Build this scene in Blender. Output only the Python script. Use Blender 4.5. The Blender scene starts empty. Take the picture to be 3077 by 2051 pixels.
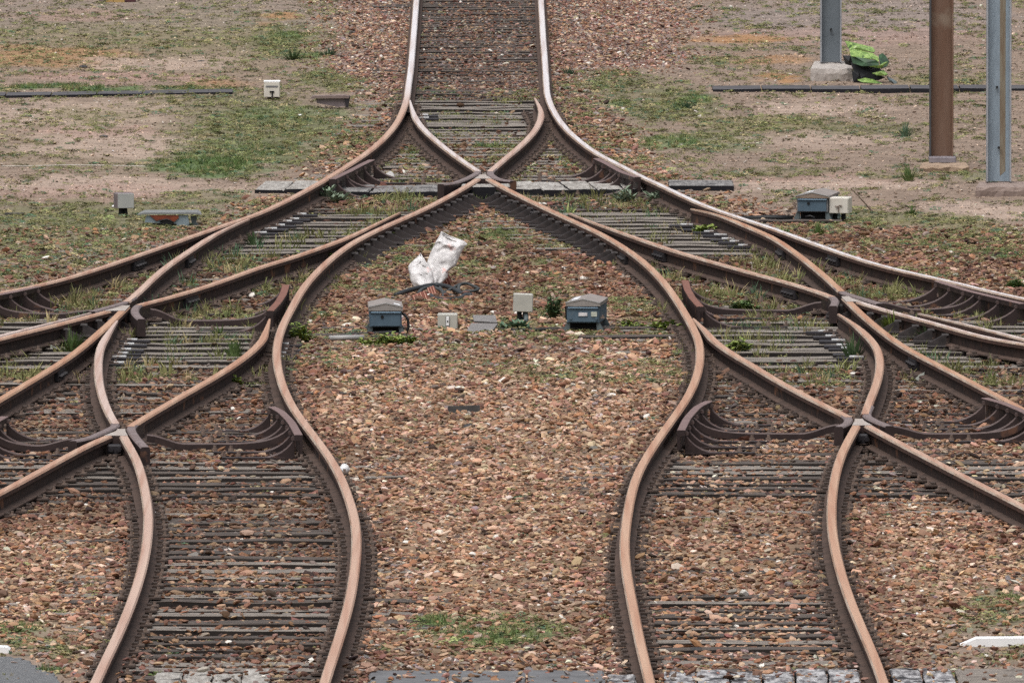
import bpy, math, random
import numpy as np
from mathutils import Vector, Matrix

random.seed(7)
RNG = np.random.default_rng(11)
SC = bpy.context.scene
COL = SC.collection

# ---------------------------------------------------------------- camera model
W, Hh, FPX, CAMZ = 3077.0, 2051.0, 56000.0, 9.5
CX, CY = W / 2, Hh / 2
PITCH = math.atan((CY + 2350.0) / FPX)
SP, CP = math.sin(PITCH), math.cos(PITCH)

def at(px, py, z=0.0):
    """point of the horizontal plane z seen at photograph pixel (px, py)"""
    u, v = (px - CX) / FPX, -(py - CY) / FPX
    dy, dz = CP + v * SP, -SP + v * CP
    t = (z - CAMZ) / dz
    return Vector((u * t, dy * t, z))

def proj(x, y, z):
    x, y, z = np.asarray(x, float), np.asarray(y, float), np.asarray(z, float) - CAMZ
    d = y * CP - z * SP
    up = y * SP + z * CP
    return CX + FPX * x / d, CY - FPX * up / d

def S(py):
    return FPX / at(CX, py).y            # pixels per metre at that row

K = 2.9413
XO = (0, 760, 1520, 2277)
YO = (0, 500, 1000, 1521)
def P(c, r, *pts):
    return [(XO[c] + x / K, YO[r] + y / K) for x, y in pts]

# ---------------------------------------------------------------- noise
_perm = RNG.random((256, 256))
def vnoise(x, y, seed=0):
    x = np.asarray(x, float) + seed * 17.31
    y = np.asarray(y, float) + seed * 9.17
    xi, yi = np.floor(x).astype(int), np.floor(y).astype(int)
    fx, fy = x - xi, y - yi
    fx, fy = fx * fx * (3 - 2 * fx), fy * fy * (3 - 2 * fy)
    g = lambda a, b: _perm[a & 255, b & 255]
    return (g(xi, yi) * (1 - fx) + g(xi + 1, yi) * fx) * (1 - fy) + (g(xi, yi + 1) * (1 - fx) + g(xi + 1, yi + 1) * fx) * fy
def fbm(x, y, seed=0):
    return 0.5 * vnoise(x, y, seed) + 0.3 * vnoise(x * 2.1, y * 2.1, seed + 1) + 0.2 * vnoise(x * 4.3, y * 4.3, seed + 2)

def sstep(a, b, x):
    t = np.clip((np.asarray(x, float) - a) / (b - a), 0, 1)
    return t * t * (3 - 2 * t)

# ---------------------------------------------------------------- materials
def nodes_of(m):
    m.use_nodes = True
    return m.node_tree.nodes, m.node_tree.links

def mk(name, c1, c2=None, scale=8.0, rough=0.8, metal=0.0, bump=0.0, stretch=(1, 1, 1), c3=None, cut=(0.35, 0.65),
       spots=None, spec=0.3):
    m = bpy.data.materials.new(name)
    N, L = nodes_of(m)
    b = N['Principled BSDF']
    b.inputs['Roughness'].default_value = rough
    b.inputs['Metallic'].default_value = metal
    b.inputs['Specular IOR Level'].default_value = spec
    c2 = c2 or tuple(v * 0.7 for v in c1)
    tc = N.new('ShaderNodeTexCoord')
    mp = N.new('ShaderNodeMapping')
    mp.inputs['Scale'].default_value = stretch
    L.new(tc.outputs['Object'], mp.inputs['Vector'])
    no = N.new('ShaderNodeTexNoise')
    no.inputs['Scale'].default_value = scale
    no.inputs['Detail'].default_value = 6
    no.inputs['Roughness'].default_value = 0.65
    L.new(mp.outputs['Vector'], no.inputs['Vector'])
    cr = N.new('ShaderNodeValToRGB')
    cr.color_ramp.elements[0].position = cut[0]
    cr.color_ramp.elements[1].position = cut[1]
    cr.color_ramp.elements[0].color = (*c2, 1)
    cr.color_ramp.elements[1].color = (*c1, 1)
    if c3:
        e = cr.color_ramp.elements.new(min(0.97, cut[1] + 0.12))
        e.color = (*c3, 1)
    L.new(no.outputs['Fac'], cr.inputs['Fac'])
    out = cr.outputs['Color']
    if spots:                                  # (colour, scale, threshold): patches of wear with a shape of their own
        for (sc_, ss, th) in spots:
            n2 = N.new('ShaderNodeTexNoise')
            n2.inputs['Scale'].default_value = ss
            n2.inputs['Detail'].default_value = 4
            L.new(tc.outputs['Object'], n2.inputs['Vector'])
            r2 = N.new('ShaderNodeValToRGB')
            r2.color_ramp.elements[0].position = th
            r2.color_ramp.elements[1].position = th + 0.07
            L.new(n2.outputs['Fac'], r2.inputs['Fac'])
            mx = N.new('ShaderNodeMix')
            mx.data_type = 'RGBA'
            L.new(r2.outputs['Color'], mx.inputs['Factor'])
            L.new(out, mx.inputs['A'])
            mx.inputs['B'].default_value = (*sc_, 1)
            out = mx.outputs['Result']
    L.new(out, b.inputs['Base Color'])
    if bump:
        bp = N.new('ShaderNodeBump')
        bp.inputs['Strength'].default_value = bump
        bp.inputs['Distance'].default_value = 0.02
        L.new(no.outputs['Fac'], bp.inputs['Height'])
        L.new(bp.outputs['Normal'], b.inputs['Normal'])
    return m

def mat_head():
    m = bpy.data.materials.new('worn_rail_steel')
    N, L = nodes_of(m)
    b = N['Principled BSDF']
    at_ = N.new('ShaderNodeAttribute'); at_.attribute_name = 'tone'
    tc = N.new('ShaderNodeTexCoord')
    mp = N.new('ShaderNodeMapping'); mp.inputs['Scale'].default_value = (16, 0.22, 16)
    L.new(tc.outputs['Object'], mp.inputs['Vector'])
    no = N.new('ShaderNodeTexNoise'); no.inputs['Scale'].default_value = 1.0; no.inputs['Detail'].default_value = 5
    L.new(mp.outputs['Vector'], no.inputs['Vector'])
    r1 = N.new('ShaderNodeValToRGB')
    r1.color_ramp.elements[0].position = 0.30; r1.color_ramp.elements[0].color = (0.40, 0.175, 0.09, 1)
    r1.color_ramp.elements[1].position = 0.68; r1.color_ramp.elements[1].color = (0.55, 0.335, 0.21, 1)
    r2 = N.new('ShaderNodeValToRGB')
    r2.color_ramp.elements[0].position = 0.25; r2.color_ramp.elements[0].color = (0.50, 0.38, 0.33, 1)
    r2.color_ramp.elements[1].position = 0.55; r2.color_ramp.elements[1].color = (0.72, 0.68, 0.68, 1)
    L.new(no.outputs['Fac'], r1.inputs['Fac']); L.new(no.outputs['Fac'], r2.inputs['Fac'])
    mx = N.new('ShaderNodeMix'); mx.data_type = 'RGBA'
    L.new(at_.outputs['Fac'], mx.inputs['Factor'])
    L.new(r1.outputs['Color'], mx.inputs['A']); L.new(r2.outputs['Color'], mx.inputs['B'])
    L.new(mx.outputs['Result'], b.inputs['Base Color'])
    b.inputs['Metallic'].default_value = 0.25
    b.inputs['Roughness'].default_value = 0.5
    return m

M = {}
M['head'] = mat_head()
M['edge'] = mk('highlit_rail_edge', (0.52, 0.43, 0.35), (0.33, 0.2, 0.13), 3.0, 0.5, 0.2, stretch=(6, .3, 6))  # one bevel made paler, painting in the highlight it reflects
M['head_side'] = mk('rusty_rail_side', (0.09, 0.046, 0.033), (0.042, 0.023, 0.019), 9, 0.8)
M['web'] = mk('rail_web_rust', (0.055, 0.032, 0.025), (0.026, 0.017, 0.0145), 7, 0.85, spots=[((0.17, 0.08, 0.045), 3.0, 0.62)])
M['foot'] = mk('rail_foot_rust', (0.095, 0.06, 0.046), (0.05, 0.033, 0.026), 8, 0.9)
M['frogtop'] = mk('frog_steel', (0.50, 0.46, 0.42), (0.40, 0.32, 0.27), 14, 0.5, 0.25)
M['wing'] = mk('wing_rail_steel', (0.24, 0.19, 0.185), (0.16, 0.115, 0.105), 14, 0.55, 0.2)
M['iron'] = mk('dark_iron', (0.042, 0.027, 0.025), (0.02, 0.013, 0.013), 6, 0.5, spots=[((0.11, 0.055, 0.035), 5.0, 0.63)])
M['ironedge'] = mk('skylit_iron_edge', (0.10, 0.068, 0.062), (0.06, 0.04, 0.037), 14, 0.55)  # lighter top edges: sky light put into the colour of the iron
M['guard'] = mk('guard_bar_steel', (0.20, 0.135, 0.125), (0.15, 0.095, 0.088), 12, 0.65)
M['guard_red'] = mk('reddish_guard_steel', (0.22, 0.095, 0.065), (0.15, 0.065, 0.045), 12, 0.65)
M['chair'] = mk('rail_chair_iron', (0.075, 0.05, 0.04), (0.035, 0.025, 0.02), 30, 0.75)
M['bolt'] = mk('bolt_steel', (0.22, 0.165, 0.135), (0.12, 0.085, 0.07), 20, 0.6)
M['slide'] = mk('greased_slide_plate', (0.60, 0.60, 0.60), (0.30, 0.29, 0.28), 14, 0.4, 0.1)
M['brace'] = mk('brace_iron', (0.055, 0.044, 0.043), (0.025, 0.021, 0.021), 14, 0.6)
M['joint'] = mk('joint_iron', (0.03, 0.026, 0.03), (0.014, 0.012, 0.014), 12, 0.6)
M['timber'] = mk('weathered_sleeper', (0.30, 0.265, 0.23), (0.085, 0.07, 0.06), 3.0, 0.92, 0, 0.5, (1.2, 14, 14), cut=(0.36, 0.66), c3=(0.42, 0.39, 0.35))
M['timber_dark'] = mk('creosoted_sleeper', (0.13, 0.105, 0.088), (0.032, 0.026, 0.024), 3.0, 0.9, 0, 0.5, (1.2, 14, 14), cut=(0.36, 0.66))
M['timber_side'] = mk('shaded_creosote_side', (0.03, 0.024, 0.021), (0.012, 0.01, 0.01), 4, 0.9)  # creosoted sleeper sides, blackened further to paint in the shaded gaps
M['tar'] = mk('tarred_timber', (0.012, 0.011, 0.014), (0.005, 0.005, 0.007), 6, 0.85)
M['plank'] = mk('grey_plank', (0.40, 0.38, 0.35), (0.2, 0.18, 0.16), 2.6, 0.9, 0, 0.6, (9, 1.0, 9), spots=[((0.05, 0.045, 0.042), 4.0, 0.64)])
M['plank_dark'] = mk('dark_grey_plank', (0.26, 0.25, 0.24), (0.1, 0.093, 0.09), 2.6, 0.9, 0, 0.6, (9, 1.0, 9), spots=[((0.03, 0.028, 0.03), 4.0, 0.6)])
M['plank_burnt'] = mk('charred_silver_plank', (0.42, 0.41, 0.41), (0.085, 0.08, 0.085), 3.2, 0.85, 0, 0.7, (6, 1.2, 6), cut=(0.4, 0.6), spots=[((0.02, 0.02, 0.022), 5.0, 0.58)])
M['trough'] = mk('dark_duct_cover', (0.10, 0.095, 0.10), (0.06, 0.056, 0.06), 5, 0.85, 0, 0.2)
M['slab'] = mk('grey_slab', (0.155, 0.155, 0.16), (0.1, 0.1, 0.104), 6, 0.85, 0, 0.3)
M['asphalt'] = mk('asphalt', (0.17, 0.175, 0.18), (0.09, 0.09, 0.094), 26, 0.9, 0, 0.8, spots=[((0.24, 0.23, 0.215), 30, 0.62)])
M['concrete'] = mk('old_concrete', (0.46, 0.42, 0.39), (0.30, 0.27, 0.245), 14, 0.9, 0, 0.5, spots=[((0.2, 0.17, 0.15), 9, 0.62)])
M['concrete_brown'] = mk('earthy_concrete', (0.30, 0.235, 0.205), (0.2, 0.15, 0.13), 14, 0.9, 0, 0.5)
M['mortar'] = mk('rust_stained_mortar', (0.34, 0.25, 0.18), (0.24, 0.17, 0.12), 10, 0.9, 0, 0.4)
M['white'] = mk('white_paint', (0.80, 0.80, 0.80), (0.68, 0.68, 0.68), 5, 0.6, cut=(0.2, 0.45))
M['bluebox'] = mk('blue_grey_paint', (0.085, 0.13, 0.17), (0.06, 0.094, 0.125), 7, 0.55, spots=[((0.13, 0.125, 0.12), 9, 0.62)])
M['bluelip'] = mk('pale_blue_lip', (0.17, 0.25, 0.32), (0.12, 0.18, 0.24), 9, 0.5)
M['boxside'] = mk('grey_box_side', (0.20, 0.20, 0.205), (0.13, 0.13, 0.135), 8, 0.6, spots=[((0.16, 0.1, 0.07), 7, 0.64)])
M['lid'] = mk('grey_brown_lid', (0.29, 0.255, 0.235), (0.2, 0.175, 0.16), 9, 0.65)
M['lidfront'] = mk('lid_gable', (0.27, 0.25, 0.235), (0.21, 0.19, 0.175), 9, 0.6)
M['lidbrown'] = mk('brown_lid_gable', (0.25, 0.195, 0.155), (0.19, 0.145, 0.115), 9, 0.6)
M['black'] = mk('black_rubber', (0.010, 0.010, 0.011), (0.006, 0.006, 0.007), 10, 0.5)
M['leg'] = mk('blue_grey_bracket', (0.11, 0.135, 0.14), (0.06, 0.075, 0.078), 12, 0.6)
M['ivory'] = mk('ivory_enamel', (0.62, 0.59, 0.53), (0.52, 0.48, 0.42), 6, 0.5, spots=[((0.42, 0.33, 0.24), 9, 0.7)])
M['ivory_grey'] = mk('grey_ivory_enamel', (0.44, 0.43, 0.385), (0.37, 0.36, 0.32), 7, 0.55, spots=[((0.26, 0.23, 0.2), 16, 0.7)])
M['greybox'] = mk('grey_enamel', (0.38, 0.385, 0.36), (0.30, 0.305, 0.30), 6, 0.55)
M['mauve'] = mk('mauve_web_shaded_side', (0.2, 0.165, 0.17), (0.15, 0.12, 0.125), 8, 0.6)
M['sticker'] = mk('paper_sticker', (0.7, 0.68, 0.68), (0.4, 0.38, 0.39), 30, 0.7)
M['sticker_green'] = mk('pale_green_sticker', (0.5, 0.53, 0.45), None, 20, 0.7)
M['post_blue'] = mk('blue_grey_post_paint', (0.165, 0.19, 0.215), (0.125, 0.147, 0.165), 3, 0.55, spots=[((0.24, 0.25, 0.26), 5, 0.66)])
M['post_edge'] = mk('pale_flange', (0.33, 0.34, 0.36), (0.24, 0.25, 0.27), 6, 0.5)
M['post_rust'] = mk('rusted_post', (0.175, 0.11, 0.08), (0.14, 0.078, 0.052), 2.2, 0.85, stretch=(6, 6, 0.9), spots=[((0.22, 0.165, 0.125), 2.3, 0.55)])
M['post_flange_dark'] = mk('dark_flange', (0.07, 0.075, 0.08), (0.05, 0.05, 0.055), 6, 0.7)
M['galv'] = mk('galvanised_steel', (0.30, 0.37, 0.43), (0.23, 0.285, 0.335), 6, 0.45, 0.2, stretch=(4, 4, 1))
M['galv_rust'] = mk('rust_run', (0.24, 0.215, 0.165), (0.17, 0.125, 0.085), 5, 0.8, stretch=(8, 8, 0.8))
M['plate'] = mk('mauve_grey_plate', (0.24, 0.215, 0.235), None, 9, 0.7)
M['green'] = mk('bright_green_plastic', (0.29, 0.41, 0.12), (0.09, 0.17, 0.04), 16, 0.5, 0, 0.6, (1, 1, 2.5), spots=[((0.025, 0.06, 0.02), 13, 0.6), ((0.42, 0.5, 0.26), 19, 0.64)])
M['greendark'] = mk('dark_green_plastic', (0.035, 0.09, 0.035), (0.015, 0.035, 0.018), 8, 0.5)
M['charcoal'] = mk('charcoal_plastic', (0.016, 0.018, 0.02), (0.008, 0.008, 0.01), 8, 0.6)
M['cable'] = mk('black_cable', (0.028, 0.03, 0.033), (0.015, 0.017, 0.019), 10, 0.5)
M['cable_grey'] = mk('grey_cable', (0.055, 0.06, 0.06), (0.03, 0.034, 0.034), 10, 0.6)
M['brick'] = mk('red_brick', (0.26, 0.10, 0.075), (0.2, 0.075, 0.055), 20, 0.85)
M['brickline'] = mk('pale_brick_rib', (0.62, 0.36, 0.28), (0.5, 0.27, 0.2), 20, 0.8)
M['tile'] = mk('slate_grey_board', (0.215, 0.205, 0.2), (0.15, 0.14, 0.135), 7, 0.85, 0, 0.4, (2, 9, 9), spots=[((0.4, 0.39, 0.37), 16, 0.7)])
M['channel'] = mk('brown_steel_channel', (0.23, 0.175, 0.16), (0.15, 0.11, 0.1), 8, 0.8)
M['cover'] = mk('faded_grey_blue_paint', (0.21, 0.26, 0.29), (0.17, 0.21, 0.235), 6, 0.6)
M['covertop'] = mk('dusty_top_edge', (0.36, 0.35, 0.34), (0.28, 0.28, 0.275), 8, 0.7)
M['coveredge'] = mk('dusty_cover_edge', (0.215, 0.22, 0.215), (0.15, 0.155, 0.155), 8, 0.75)
M['coverrust'] = mk('orange_rust_patch', (0.24, 0.06, 0.025), (0.11, 0.03, 0.02), 14, 0.9)
M['yellow'] = mk('mustard_block', (0.45, 0.31, 0.12), (0.36, 0.22, 0.08), 20, 0.8)
M['maroon'] = mk('maroon_block', (0.09, 0.035, 0.04), None, 12, 0.8)
M['litter'] = mk('white_plastic', (0.80, 0.81, 0.82), (0.6, 0.6, 0.62), 12, 0.5)
M['paleshard'] = mk('pale_shard', (0.5, 0.53, 0.48), (0.4, 0.42, 0.38), 12, 0.6)
M['darkstone'] = mk('dark_stone', (0.06, 0.058, 0.06), (0.035, 0.034, 0.036), 25, 0.85)
M['stick'] = mk('dark_wood_stick', (0.10, 0.095, 0.09), (0.045, 0.043, 0.042), 9, 0.85)
M['string'] = mk('pale_string', (0.5, 0.46, 0.4), None, 10, 0.8)
M['twig'] = mk('dry_twig', (0.16, 0.115, 0.085), None, 10, 0.9)

def mat_sack():
    m = mk('woven_white_sack', (0.62, 0.60, 0.59), (0.38, 0.36, 0.355), 11, 0.75, 0, 0.9, cut=(0.34, 0.56), spots=[((0.64, 0.28, 0.23), 5.0, 0.545)])
    return m
M['sack'] = mat_sack()

def mat_attr(name, attr, kind, rough=0.9, mul_noise=None, trans=0.0):
    m = bpy.data.materials.new(name)
    N, L = nodes_of(m)
    b = N['Principled BSDF']
    b.inputs['Roughness'].default_value = rough
    b.inputs['Specular IOR Level'].default_value = 0.2
    a = N.new('ShaderNodeAttribute'); a.attribute_name = attr; a.attribute_type = kind
    out = a.outputs['Color']
    if mul_noise:
        tc = N.new('ShaderNodeTexCoord')
        for (sc_, lo, hi) in mul_noise:
            no = N.new('ShaderNodeTexNoise'); no.inputs['Scale'].default_value = sc_; no.inputs['Detail'].default_value = 4
            L.new(tc.outputs['Object'], no.inputs['Vector'])
            mr = N.new('ShaderNodeMapRange')
            mr.inputs['From Min'].default_value = 0.3; mr.inputs['From Max'].default_value = 0.7
            mr.inputs['To Min'].default_value = lo; mr.inputs['To Max'].default_value = hi
            L.new(no.outputs['Fac'], mr.inputs['Value'])
            mx = N.new('ShaderNodeMix'); mx.data_type = 'RGBA'; mx.blend_type = 'MULTIPLY'; mx.inputs['Factor'].default_value = 1
            L.new(out, mx.inputs['A']); L.new(mr.outputs['Result'], mx.inputs['B'])
            out = mx.outputs['Result']
    L.new(out, b.inputs['Base Color'])
    if trans:
        b.inputs['Transmission Weight'].default_value = 0.0
        b.inputs['Subsurface Weight'].default_value = 0.0
    return m
M['ground'] = mat_attr('ballast_ground', 'gcol', 'GEOMETRY', 0.95, [(3.0, 0.75, 1.25), (45.0, 0.62, 1.35)])
M['stone'] = mat_attr('ballast_stone', 'tint', 'INSTANCER', 0.9, [(0.9, 0.8, 1.2)])
M['grass'] = mat_attr('grass_blade', 'tint', 'INSTANCER', 0.7)

def mat_leaf(name, c1, c2):
    return mk(name, c1, c2, 30, 0.6)
M['leaf_yellow'] = mat_leaf('yellow_green_leaf', (0.235, 0.285, 0.06), (0.12, 0.165, 0.035))
M['leaf_green'] = mat_leaf('green_leaf', (0.155, 0.215, 0.075), (0.08, 0.14, 0.045))
M['leaf_dark'] = mat_leaf('dark_green_leaf', (0.10, 0.155, 0.065), (0.05, 0.09, 0.04))
M['leaf_pale'] = mat_leaf('pale_grey_green_leaf', (0.25, 0.30, 0.22), (0.13, 0.18, 0.12))
M['leaf_teal'] = mat_leaf('blue_green_leaf', (0.13, 0.2, 0.125), (0.07, 0.13, 0.08))

# ---------------------------------------------------------------- mesh helper
class MB:
    def __init__(s):
        s.v, s.f, s.mi, s.attr = [], [], [], []
    def add(s, verts, faces, mi=0):
        o = len(s.v)
        s.v += [tuple(v) for v in verts]
        for k, f in enumerate(faces):
            s.f.append(tuple(i + o for i in f))
            s.mi.append(mi[k] if isinstance(mi, (list, tuple)) else mi)
        return s
    def box(s, c, size, rz=0.0, mi=0, bev=0.0, tilt=None):
        hx, hy, hz = size[0] / 2, size[1] / 2, size[2] / 2
        if bev:
            b = min(bev, hx * .45, hy * .45, hz * .45)
            pts = []
            for (x, y) in ((-1, -1), (1, -1), (1, 1), (-1, 1)):
                pts.append((x, y))
            v = []
            for (zz, ins) in ((-hz, 0), (hz - b, 0), (hz, b)):
                for x, y in ((-hx + b, -hy), (hx - b, -hy), (hx, -hy + b), (hx, hy - b), (hx - b, hy), (-hx + b, hy), (-hx, hy - b), (-hx, -hy + b)):
                    v.append((x - math.copysign(ins, x) if ins else x, y - math.copysign(ins, y) if ins else y, zz))
            f = [tuple(range(7, -1, -1)), tuple(range(16, 24))]
            for r in (0, 8):
                for i in range(8):
                    j = (i + 1) % 8
                    f.append((r + i, r + j, r + 8 + j, r + 8 + i))
        else:
            v = [(x * hx, y * hy, z * hz) for z in (-1, 1) for (x, y) in ((-1, -1), (1, -1), (1, 1), (-1, 1))]
            f = [(3, 2, 1, 0), (4, 5, 6, 7), (0, 1, 5, 4), (1, 2, 6, 5), (2, 3, 7, 6), (3, 0, 4, 7)]
        R = Matrix.Rotation(rz, 3, 'Z')
        if tilt is not None:
            R = R @ tilt
        c = Vector(c)
        return s.add([R @ Vector(p) + c for p in v], f, mi)
    def prism(s, poly, y0, y1, mi=0, origin=(0, 0, 0), rz=0.0):
        """polygon given in (x, z), extruded from y0 (near the camera) to y1"""
        n = len(poly)
        R, o = Matrix.Rotation(rz, 3, 'Z'), Vector(origin)
        v = [R @ Vector((x, y0, z)) + o for x, z in poly] + [R @ Vector((x, y1, z)) + o for x, z in poly]
        f = [tuple(range(n)), tuple(range(2 * n - 1, n - 1, -1))] + [(i + n, (i + 1) % n + n, (i + 1) % n, i) for i in range(n)]
        return s.add(v, f, mi)
    def tube(s, pts, r, n=8, mi=0):
        pts = [Vector(p) for p in pts]
        rs = r if isinstance(r, (list, tuple)) else [r] * len(pts)
        v, f = [], []
        for i, p in enumerate(pts):
            d = (pts[min(i + 1, len(pts) - 1)] - pts[max(i - 1, 0)])
            if d.length < 1e-9: d = Vector((0, 0, 1))
            d.normalize()
            a = d.cross(Vector((0, 0, 1)) if abs(d.z) < .9 else Vector((1, 0, 0))).normalized()
            b = d.cross(a)
            for k in range(n):
                t = 2 * math.pi * k / n
                v.append(p + (a * math.cos(t) + b * math.sin(t)) * rs[i])
        for i in range(len(pts) - 1):
            for k in range(n):
                j = (k + 1) % n
                f.append((i * n + k, i * n + j, (i + 1) * n + j, (i + 1) * n + k))
        f += [tuple(range(n - 1, -1, -1)), tuple((len(pts) - 1) * n + k for k in range(n))]
        return s.add(v, f, mi)
    def build(s, name, mats, parent=None, origin=None, smooth=False):
        mats = mats if isinstance(mats, (list, tuple)) else [mats]
        if origin is None:
            origin = parent.location if parent is not None and parent.parent is None else (0, 0, 0)
            if parent is not None and parent.parent is not None:
                origin = parent.parent.location
        o = Vector(origin)
        me = bpy.data.meshes.new(name)
        me.from_pydata([tuple(Vector(v) - o) for v in s.v], [], s.f)
        for m in mats: me.materials.append(M[m] if isinstance(m, str) else m)
        me.polygons.foreach_set('material_index', s.mi)
        if smooth: me.polygons.foreach_set('use_smooth', [True] * len(me.polygons))
        me.update()
        ob = bpy.data.objects.new(name, me)
        COL.objects.link(ob)
        if parent is not None: ob.parent = parent
        else: ob.location = o
        return ob

def tag(o, label=None, cat=None, group=None, kind=None):
    if label: o['label'] = label
    if cat: o['category'] = cat
    if group: o['group'] = group
    if kind: o['kind'] = kind
    return o
def empty(name, loc, label, cat, group=None):
    o = bpy.data.objects.new(name, None)
    o.empty_display_size = 0.1
    COL.objects.link(o)
    o.location = loc
    return tag(o, label, cat, group)

# ---------------------------------------------------------------- rails: traced head centre lines
ZT = 0.185
def crv(pts, sub=6):
    """smooth line through points: Catmull-Rom in the world, then a light relaxing"""
    w = [at(x, y, ZT) for x, y in pts]
    out = []
    for i in range(len(w) - 1):
        p0, p1, p2, p3 = w[max(i - 1, 0)], w[i], w[i + 1], w[min(i + 2, len(w) - 1)]
        n = max(2, int((p2 - p1).length / 0.5))
        for k in range(n):
            t = k / n
            out.append(0.5 * ((2 * p1) + (p2 - p0) * t + (2 * p0 - 5 * p1 + 4 * p2 - p3) * t * t + (3 * p1 - p0 - 3 * p2 + p3) * t ** 3))
    out.append(w[-1])
    for _ in range(6):
        q = out[:]
        for i in range(1, len(out) - 1):
            q[i] = (out[i - 1] + 2 * out[i] + out[i + 1]) / 4
        out = q
    return out

RAILS = {}
def R_(key, name, label, cat, pts, tone=0.0, group=None, taper=0.0, ext0=False, ext1=False):
    path = crv(pts)
    if ext0: path = [path[0] + (path[0] - path[1]).normalized() * 6] + path
    if ext1: path = path + [path[-1] + (path[-1] - path[-2]).normalized() * 6]
    RAILS[key] = dict(name=name, label=label, cat=cat, path=path, tone=tone, group=group, taper=taper)

GR = 'running rails of the junction'
GB = 'switch blades of the junction'
R_('A', 'rail', 'rail turning from silver to rusty orange as it bends out past the rust-stained cover', 'rail',
   P(1, 0, (1445, -30), (1432, 150), (1420, 300), (1405, 480), (1393, 620), (1372, 760), (1362, 860), (1340, 930), (1305, 1020), (1250, 1110), (1165, 1210), (1060, 1305), (950, 1385), (820, 1470))
   + P(1, 1, (690, 80), (600, 135), (500, 190), (350, 270), (200, 345), (80, 400))
   + P(0, 1, (2235, 428), (2130, 466), (2050, 492), (1900, 540), (1700, 610), (1500, 683), (1300, 752), (1080, 826), (900, 888), (700, 953), (500, 1008), (300, 1058), (0, 1113)), tone='A', group=GR, ext0=True, ext1=True)
R_('A2', 'switch_rail', 'curved blade leaving the silver to orange rail in front of the rust-stained cover', 'switch blade',
   P(0, 1, (2200, 462), (2050, 525), (1950, 566), (1800, 655), (1700, 725), (1600, 788), (1480, 870), (1380, 950), (1300, 1030), (1230, 1100), (1170, 1155), (1110, 1193)), tone=0.25, group=GB, taper=1.5)
R_('E', 'rail', 'long silver topped rail sweeping out in front of the brown lidded machine', 'rail',
   P(2, 0, (308, -30), (318, 150), (330, 350), (345, 550), (355, 700), (362, 820), (390, 910), (440, 1010), (510, 1110), (600, 1200), (700, 1280), (830, 1370), (960, 1432), (1100, 1500))
   + P(2, 1, (1150, 68), (1300, 128), (1450, 203), (1600, 273), (1750, 345), (1900, 395), (2050, 445), (2226, 500))
   + P(3, 1, (150, 548), (300, 605), (500, 680), (700, 748), (900, 818), (1100, 878), (1300, 925), (1500, 965), (1700, 1012), (1900, 1062), (2100, 1110), (2353, 1165)), tone='E', group=GR, ext0=True, ext1=True)
R_('W', 'switch_rail', 'pale blade splitting from the single track and running straight to the topmost frog', 'switch blade',
   P(1, 0, (1388, 885), (1404, 960), (1440, 1050), (1510, 1140), (1620, 1240), (1750, 1345), (1870, 1430), (1960, 1490), (1992, 1512)), tone=0.75, group=GB, taper=1.5)
R_('X', 'switch_rail', 'hooked blade standing open beside the long silver topped rail above the topmost frog', 'switch blade',
   P(2, 0, (255, 865), (295, 930), (320, 1000), (300, 1070), (250, 1160), (180, 1235), (100, 1310), (0, 1390))
   + P(1, 0, (2120, 1490), (2092, 1514)), tone=0.3, group=GB, taper=1.5)
R_('C', 'rail', 'long S-shaped rail from the topmost frog past the keyhole machine and the white cup', 'rail',
   P(1, 1, (2030, 78), (1950, 132), (1800, 222), (1650, 302), (1500, 380), (1350, 445), (1200, 507), (1050, 580), (900, 652), (800, 718), (700, 798), (600, 890), (500, 992), (430, 1085), (375, 1180), (325, 1275), (262, 1390), (228, 1480))
   + P(1, 2, (215, 90), (207, 150), (212, 250), (232, 360), (268, 470), (320, 590), (400, 720), (500, 850), (600, 980), (685, 1100), (762, 1230), (822, 1370), (862, 1500))
   + P(1, 3, (885, 30), (910, 150), (917, 300), (910, 450), (890, 620), (860, 800), (820, 950), (770, 1120), (712, 1300), (660, 1450), (622, 1580)), tone=0.15, group=GR, ext1=True)
R_('D', 'rail', 'rusty closure rail carrying a black block, ending beside the reddish guard rail strap', 'rail',
   P(1, 1, (1300, 405), (1200, 452), (1050, 522), (950, 575), (850, 620), (760, 655), (600, 712), (450, 765), (300, 815), (150, 858), (0, 900))
   + P(0, 1, (2100, 960), (1900, 1028), (1700, 1095), (1500, 1155), (1300, 1196), (1225, 1222)), tone=0.1, group=GR, taper=2.0)
R_('G', 'rail', 'long S-shaped rail from the topmost frog past the machine with two stickers', 'rail',
   P(1, 1, (2030, 78), (2120, 130), (2235, 192)) + P(2, 1, (100, 244), (300, 340), (500, 436), (700, 522), (850, 592), (1000, 682), (1150, 780), (1250, 862), (1350, 962), (1425, 1050), (1490, 1140), (1550, 1232), (1605, 1320), (1650, 1405), (1690, 1490))
   + P(2, 2, (1705, 50), (1717, 130), (1720, 200), (1712, 290), (1688, 380), (1648, 480), (1580, 600), (1495, 720), (1400, 850), (1303, 990), (1222, 1120), (1160, 1240), (1118, 1370), (1092, 1480))
   + P(2, 3, (1070, 100), (1053, 200), (1047, 350), (1057, 500), (1077, 640), (1102, 770), (1132, 930), (1168, 1100), (1210, 1300), (1252, 1450), (1282, 1580)), tone=0.05, group=GR, ext1=True)
R_('F', 'switch_rail', 'orange topped blade curving away from the long silver topped rail to the tall grass', 'switch blade',
   P(2, 1, (1640, 372), (1800, 398), (1950, 444), (2100, 508), (2226, 570)) + P(3, 1, (100, 598), (200, 662), (300, 730), (400, 806), (500, 885), (600, 965), (680, 1045), (742, 1102)), tone=0.0, group=GB, taper=1.0)
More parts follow.
